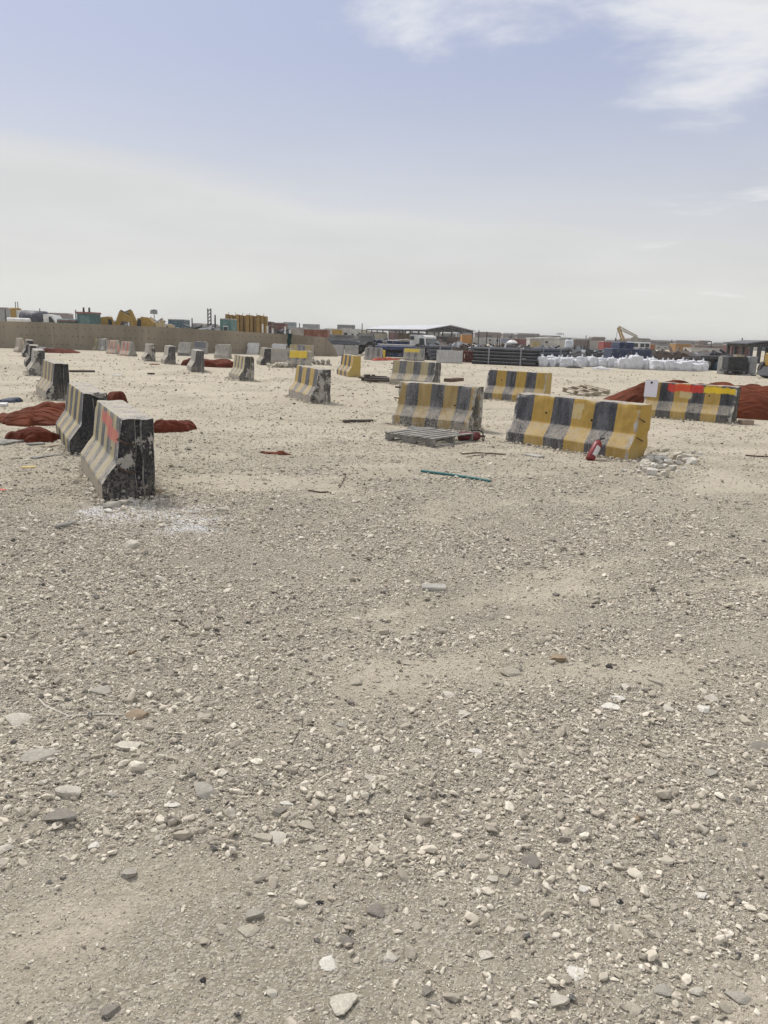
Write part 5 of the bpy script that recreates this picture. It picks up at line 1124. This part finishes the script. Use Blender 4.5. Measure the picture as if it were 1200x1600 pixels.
# crane
Yc = 85
def crane():
    b0, top, knee, tail = at(974, 532, Yc), at(966, 511.5, Yc), at(995, 526, Yc), at(992, 534, Yc)
    root = empty('lattice_crane', (b0.x, Yc, 0), 0, 'yellow lattice boom crane with a white cab on the horizon', 'crane')
    def lat(a, b_, w_, m, nm, n=8):
        a = a - Vector((b0.x, Yc, 0)); b_ = b_ - Vector((b0.x, Yc, 0)); mb = MB(); ax = (b_ - a).normalized(); nn = Vector((-ax.z, 0, ax.x)) * w_ / 2
        for s in (-1, 1):
            for y in (-w_ / 2, w_ / 2): mb.cyl(a + nn * s + Vector((0, y, 0)), b_ + nn * s * 0.6 + Vector((0, y, 0)), 0.045, 0.04, 5)
        for k in range(n):
            p, q_ = a.lerp(b_, k / n), a.lerp(b_, (k + 1) / n); s = 1 if k % 2 else -1
            for y in (-w_ / 2, w_ / 2): mb.cyl(p + nn * s * 0.9 + Vector((0, y, 0)), q_ - nn * s * 0.9 + Vector((0, y, 0)), 0.03, 0.03, 5)
        mb.build(nm, m, root)
    cy = paint('crane_ochre', (0.42, 0.27, 0.10)); cg = paint('crane_grey', (0.36, 0.34, 0.28))
    lat(b0, top, 0.30, cy, 'boom'); lat(top, knee, 0.28, cg, 'jib', 10); lat(knee, tail, 0.35, cg, 'gantry', 3)
    lat(at(986, 530, Yc), knee, 0.2, cg, 'back_stay', 3)
    t = top - Vector((b0.x, Yc, 0)); MB().cyl(t, t + Vector((-0.15, 0, -1.25)), 0.02, 0.02, 5).build('hoist_rope', STEEL, root); MB().box(t + Vector((-0.15, 0, -1.3)), (0.14, 0.14, 0.3)).build('hook_block', STEEL, root)
    x, w_, zt = box_at(984, 1012, 534.5, Yc); cx = x - b0.x
    cab = MB().box((cx, 0, zt * 0.72), (w_, 2.0, zt * 0.56), bev=0.05).build('cab', WHT, root)
    for k in (-0.3, 0.05, 0.33): MB().box((cx + k * w_, -1.01, zt * 0.8), (w_ * 0.22, 0.05, zt * 0.24)).build('cab_window', GLASS, cab)
    MB().box((cx - 0.4, 0, zt * 0.22), (w_ * 1.5, 2.2, zt * 0.44)).build('carrier', STEEL, root)
    for k in (-0.6, -0.3, 0.2, 0.5):
        for y in (-1, 1): wheel(root, cx - 0.4 + k * w_, y, 0.5)
crane()
# long far truss
x, w_, zt = box_at(1010, 1064, 538, 230); root = empty('steel_truss', (x, 230, 0), 0, 'long pale steel truss frame lying far behind the crane', 'truss')
for z in (zt * 0.35, zt): MB().box((0, 0, z), (w_, 0.3, 0.15)).build('chord', GREYP, root)
for k in range(14): MB().box((-w_ / 2 + w_ * k / 13, 0, zt * 0.67), (0.12, 0.2, zt * 0.66)).build('web', GREYP, root)
for k in (-0.4, 0, 0.4): MB().box((k * w_, 0, zt * 0.17), (0.6, 0.6, zt * 0.35)).build('support', STEEL, root)
# right: small shed, generator, machines
shed(1139, 1175, 1180, 1228, 537, 533, 75, 'small flat open shed at the right edge', 8, npost=4, roofm=mat('dark_roof', (0.10, 0.10, 0.11), 0.7))
container(1144, 1175, 540, 86, (0.13, 0.06, 0.055), 'maroon container under the right shed')
x, w_, zt = box_at(1140, 1170, 554, 44); root = empty('generator_set', (x, 44.5, 0), R(-4), 'dark generator on a wheeled frame right of the bags', 'generator')
MB().box((0, 0, zt * 0.58), (w_, 1.2, zt * 0.62), bev=0.04).build('housing', mat('charcoal_paint', (0.022, 0.023, 0.026), 0.6, dust=0.15), root); MB().box((0, 0, zt * 0.22), (w_ * 1.05, 1.3, 0.1)).build('frame', STEEL, root)
MB().box((0.1, -0.3, zt * 0.93), (w_ * 0.4, 0.5, 0.14)).build('air_box', WOODP, root)
for k in (-0.35, 0.35):
    for y in (-0.55, 0.55): wheel(root, k * w_, y, 0.2, 0.15)
x, w_, zt = box_at(1172, 1184, 557, 44); root = empty('electric_cabinet', (x, 44.2, 0), 0, 'tall grey cabinet right of the generator', 'cabinet')
MB().box((0, 0, zt / 2 + 0.04), (w_, 0.5, zt - 0.08), bev=0.02).build('body', GREYP, root); MB().box((0, -0.26, zt * 0.55), (w_ * 0.8, 0.02, zt * 0.75)).build('door', paint('cab_grey', (0.28, 0.29, 0.29)), root); MB().box((0, 0, 0.03), (w_ * 1.1, 0.55, 0.06)).build('plinth', STEEL, root)
x, w_, zt = box_at(1128, 1141, 558, 45); root = empty('concrete_block', (x, 45, 0), R(8), 'grey block left of the dark generator', 'block')
MB().box((0, 0, zt / 2), (w_, 0.8, zt), bev=0.03).build('block_body', mat('block_grey', (0.25, 0.25, 0.23), 0.9), root); MB().box((0, 0, zt + 0.04), (w_ * 0.8, 0.6, 0.1)).build('cap', WOOD, root)
trailer(1085, 1150, 570, 556, 52, 'dark flatbed loaded with scrap left of the generator', (0.03, 0.03, 0.035))
scrap(1090, 1150, 547, 54, 40, 'dark heap of machine scrap on the right behind the bags', STEEL, 9, 1.5)
x, w_, zt = box_at(1195, 1231, 548, 40); x *= 41.8 / 40; root = empty('wheel_loader', (x, 41, 0), 0, 'yellow loader cut off by the right edge', 'loader')
MB().box((0, 0, 0.95), (w_, 1.6, 0.7), bev=0.06).build('body', YPAINT, root); MB().box((0.1, 0, zt * 0.75), (w_ * 0.6, 1.3, zt * 0.5), bev=0.05).build('cab', YPAINT, root); MB().box((-0.05, -0.66, zt * 0.8), (w_ * 0.4, 0.03, zt * 0.28)).build('cab_window', GLASS, root)
MB().prism([(-w_ / 2 - 0.35, 0.15), (-w_ / 2 + 0.1, 0.1), (-w_ / 2 + 0.1, 0.55), (-w_ / 2 - 0.1, 0.6)], -0.8, 0.8, 'y').build('bucket', STEEL, root)
for k in (-0.3, 0.35):
    for y in (-0.8, 0.8): wheel(root, k * w_, y, 0.45, 0.35)
tarp((1103, 578), (1131, 580), 0.9, 0.55, 'dark blue tarpaulin covered bundle at the right end of the bags', mat('navy_tarp', (0.02, 0.045, 0.065), 0.7), 31, 2.4, 0.35, 'blue_tarpaulin', 'tarpaulin')
tarp((1136, 585), (1160, 587), 0.8, 0.16, 'low pale debris patch before the generator', mat('debris', (0.30, 0.29, 0.26), 0.9), 33, 2.0, 0.6, 'debris_sheet', 'sheet')
tarp((884, 575), (914, 576), 0.6, 0.16, 'dark collapsed sack before the white bags', mat('dark_sack', (0.09, 0.085, 0.075), 0.9), 35, 2.0, 0.6, 'empty_sack', 'sack')
tarp((928, 577), (962, 578), 0.7, 0.12, 'flat white sheet before the white bags', mat('white_sack', (0.58, 0.58, 0.58), 0.8), 37, 2.0, 0.6, 'plastic_sheet', 'sheet')
for i, (a, b_, t, Y, n, lab) in enumerate([(560, 655, 529, 85, 80, 'dark cluttered scrap between the shed and the blue trailer'), (655, 748, 533, 78, 80, 'dark rusty scrap under the shed gable'), (815, 955, 543, 72, 110, 'long dark scrap line behind the white bags'), (1005, 1100, 545, 64, 80, 'dark scrap line right of the blue tank'), (500, 560, 527, 80, 50, 'grey scrap past the broken wall end'), (738, 830, 538, 75, 70, 'mixed scrap behind the black pipes')]):
    scrap(a, b_, t, Y, n, lab, (STEEL, mat('rust_scrap', (0.10, 0.075, 0.06), 0.85, 0, 0.4, 1.5))[i % 2], 40 + i)
for i, (a, b_, t, Y, n, lab) in enumerate([(28, 98, 491, 84, 60, 'dark machine scrap behind the tank truck'), (150, 252, 493, 78, 90, 'brown machine scrap behind the two yellow excavators'), (396, 478, 511, 82, 80, 'dark scrap behind the white posts')]):
    scrap(a, b_, t, Y, n, lab, (STEEL, MATS['rust_scrap'])[i % 2], 70 + i)
for i, (px, pt, Y) in enumerate(((8, 484, 120), (62, 482, 150), (118, 484, 130), (300, 497, 120), (336, 492, 95), (468, 505, 150), (566, 505, 170), (800, 521, 170), (916, 524, 180), (1050, 530, 190), (1112, 533, 160), (1160, 528, 120))):
    mast(px, pt, Y, 'thin dark pole on the skyline, %s counted from the left' % ['first', 'second', 'third', 'fourth', 'fifth', 'sixth', 'seventh', 'eighth', 'ninth', 'tenth', 'eleventh', 'twelfth'][i], 0.8, 'utility_pole', arms=False)
# far skyline of low stores and piles closing the horizon
SKY_C = [(0.34, 0.32, 0.29), (0.27, 0.25, 0.23), (0.40, 0.39, 0.37), (0.24, 0.21, 0.19), (0.32, 0.32, 0.33), (0.27, 0.20, 0.17)]
rs = random.Random(5); px = -60.0; k = 0
WORDS = ['buff', 'brown', 'pale', 'umber', 'grey', 'russet']
while px < 1260:
    wd = rs.uniform(14, 42); Y = rs.uniform(230, 330); hor = 521 + (px - 600) * 0.0332; c_ = k % 6
    x, w_, _z = box_at(px, px + wd, hor, Y); h = rs.uniform(4.4, 6.0) if px < 85 else rs.uniform(1.5, 2.9)
    near = ['excavators', 'wall', 'shed', 'pipes', 'bags', 'crane'][min(5, int(max(0, px) / 205))]
    root = empty('far_store', (x, Y, 0), rs.uniform(-0.1, 0.1), '%s low store on the horizon beyond the %s, number along the skyline' % (WORDS[c_], near), 'store', 'low stores along the horizon')
    root['label'] = '%s %s store on the horizon beyond the %s' % (('long' if wd > 28 else 'short'), WORDS[c_], near)
    MB().box((0, 0, h / 2), (w_, 5, h)).build('wall', paint('far_%d' % c_, tuple(v * 0.62 for v in SKY_C[c_]), 0.9, 0.2), root)
    MB().prism([(-w_ / 2 - 0.3, h), (w_ / 2 + 0.3, h), (w_ / 2 * 0.9, h + 0.5), (-w_ / 2 * 0.9, h + 0.5)], -2.7, 2.7, 'y').build('roof', paint('far_roof_%d' % (k % 3), ((0.30, 0.30, 0.30), (0.22, 0.215, 0.21), (0.17, 0.14, 0.125))[k % 3], 0.8), root)
    MB().box((w_ * rs.uniform(-0.3, 0.3), -2.52, h * 0.4), (min(2.4, w_ * 0.3), 0.06, h * 0.75)).build('door', STEEL, root)
    px += wd * rs.uniform(0.9, 1.25); k += 1

# ---------------------------------------------------------------- white bulk bags
def bag_mesh(seed, slump=0.0):
    r = random.Random(seed); bm = bmesh.new(); bmesh.ops.create_cube(bm, size=1.0); bmesh.ops.subdivide_edges(bm, edges=bm.edges[:], cuts=9, use_grid_fill=True)
    for v in bm.verts:
        c = v.co.copy(); z = c.z + 0.5
        k = 1 + 0.13 * math.sin(math.pi * min(1, z * 1.05)) ; rr = max(abs(c.x), abs(c.y)); 
        e = (abs(2 * c.x) ** 4 + abs(2 * c.y) ** 4) ** 0.25 + 1e-6
        f = 1.0 if e < 1 else 1.0 / e ** 0.55
        x, y = c.x * k * f, c.y * k * f
        z2 = z * (1 - slump * (0.35 + 0.4 * (c.x + 0.5)))
        if z > 0.9: z2 += 0.10 * (1 - (abs(c.x) + abs(c.y))) - 0.05 * r.random()
        n = mnoise.noise(Vector((c.x * 2.4 + seed, c.y * 2.4, z * 2.4))) * 0.15 + mnoise.noise(Vector((c.x * 6 + seed, c.y * 6, z * 3))) * 0.07
        v.co = Vector((x + n, y + n * 0.8, max(0.0, z2 * 0.86 + n * 0.5)))
    me = bpy.data.meshes.new('bag_body'); bm.to_mesh(me); bm.free(); me.shade_smooth(); return me
BAG = mat('woven_white', (0.62, 0.63, 0.655), 0.85, 0, 0.10, 3, 0.3, 18, dust=0.10)
protos = [(bag_mesh(3, 0.0), 0), (bag_mesh(9, 0.10), 1), (bag_mesh(15, 0.30), 2), (bag_mesh(21, 0.05), 3)]
def make_bag(px, py, wpx, kind, label, zs=1.0, dY=0.0):
    q = gp(px, py); q.y += dY; s = wpx / FPX * q.y * 0.95
    root = empty('bulk_bag', (q.x * (q.y / (q.y - dY)), q.y + s * 0.45, -0.01), random.uniform(-0.5, 0.5), label, 'bag', 'white bulk bags in a row'); root.scale = (s, s, s * zs)
    b_ = link('bag_body', protos[kind][0], BAG, root)
    z = 0.86 * (1 - protos[kind][0].get('s', 0)) 
    if kind != 2:
        mb = MB(); mb.cyl((0.02, 0, 0.80), (0.05, 0.02, 1.0), 0.14, 0.07, 9).cyl((0.05, 0.02, 1.0), (0.10, 0.0, 1.06), 0.07, 0.12, 9); mb.build('spout', BAG, root, True)
        for sx in (-1, 1):
            for sy in (-1, 1): MB().tube([(sx * 0.42, sy * 0.30, 0.78), (sx * 0.44, sy * 0.38, 0.87), (sx * 0.38, sy * 0.44, 0.88), (sx * 0.32, sy * 0.44, 0.78)], 0.02, 5).build('lifting_loop', BAG, root)
    else: MB().tube([(0.1, 0.2, 0.5), (0.0, 0.0, 0.62), (-0.15, -0.2, 0.66)], 0.05, 6).build('slack_top', BAG, root)
row = [(822,572,14,1),(834,572,15,3),(847,573,16,0),(861,573,15,1),(873,573,16,3),(886,574,17,0),(900,574,15,1),(913,573,12,0),(927,573.5,13,0),(940,574,13,3),(954,574,13,0),(966,575,10,1),(978,576.5,18,3),(994,577,20,0),(1011,577.5,16,1),(1027,578.5,18,2),(1044,579,17,3),(1060,579.5,15,2),(1073,580,17,0),(1087,580.5,17,2),(1100,580,14,1)]
ORD = ['first', 'second', 'third', 'fourth', 'fifth', 'sixth', 'seventh', 'eighth', 'ninth', 'tenth', 'eleventh', 'twelfth', 'thirteenth', 'fourteenth', 'fifteenth', 'sixteenth', 'seventeenth', 'eighteenth', 'nineteenth', 'twentieth', 'twenty-first']
for i, (px, py, wp, kd) in enumerate(row):
    make_bag(px, py, wp, kd, '%s white bulk bag counted from the left of the front row%s' % (ORD[i], ', slumped' if kd == 2 else ''), random.uniform(0.9, 1.25))
for i in range(18):
    px = 830 + i * 15.8; make_bag(px, 571.5 + (px - 822) * 0.03, 14, i % 2 if i % 5 else 3, '%s white bulk bag from the left in the rear row' % ORD[i], random.uniform(1.1, 1.35), 1.3)
# ---------------------------------------------------------------- dusty air
def make_haze():
    m = bpy.data.materials.new('dusty_air'); m.use_nodes = True; t = m.node_tree; t.nodes.remove(t.nodes['Principled BSDF'])
    v = t.nodes.new('ShaderNodeVolumePrincipled'); v.inputs['Color'].default_value = (0.92, 0.92, 0.90, 1); v.inputs['Density'].default_value = 0.0005; v.inputs['Anisotropy'].default_value = 0.3
    t.links.new(v.outputs[0], t.nodes['Material Output'].inputs['Volume'])
    mb = MB(); mb.box((0, 500, 5.5), (9400, 13000, 13.0)); o = mb.build('haze', m); setp(o, 'thin dusty air over the whole yard', 'haze', None, 'stuff')
make_haze()
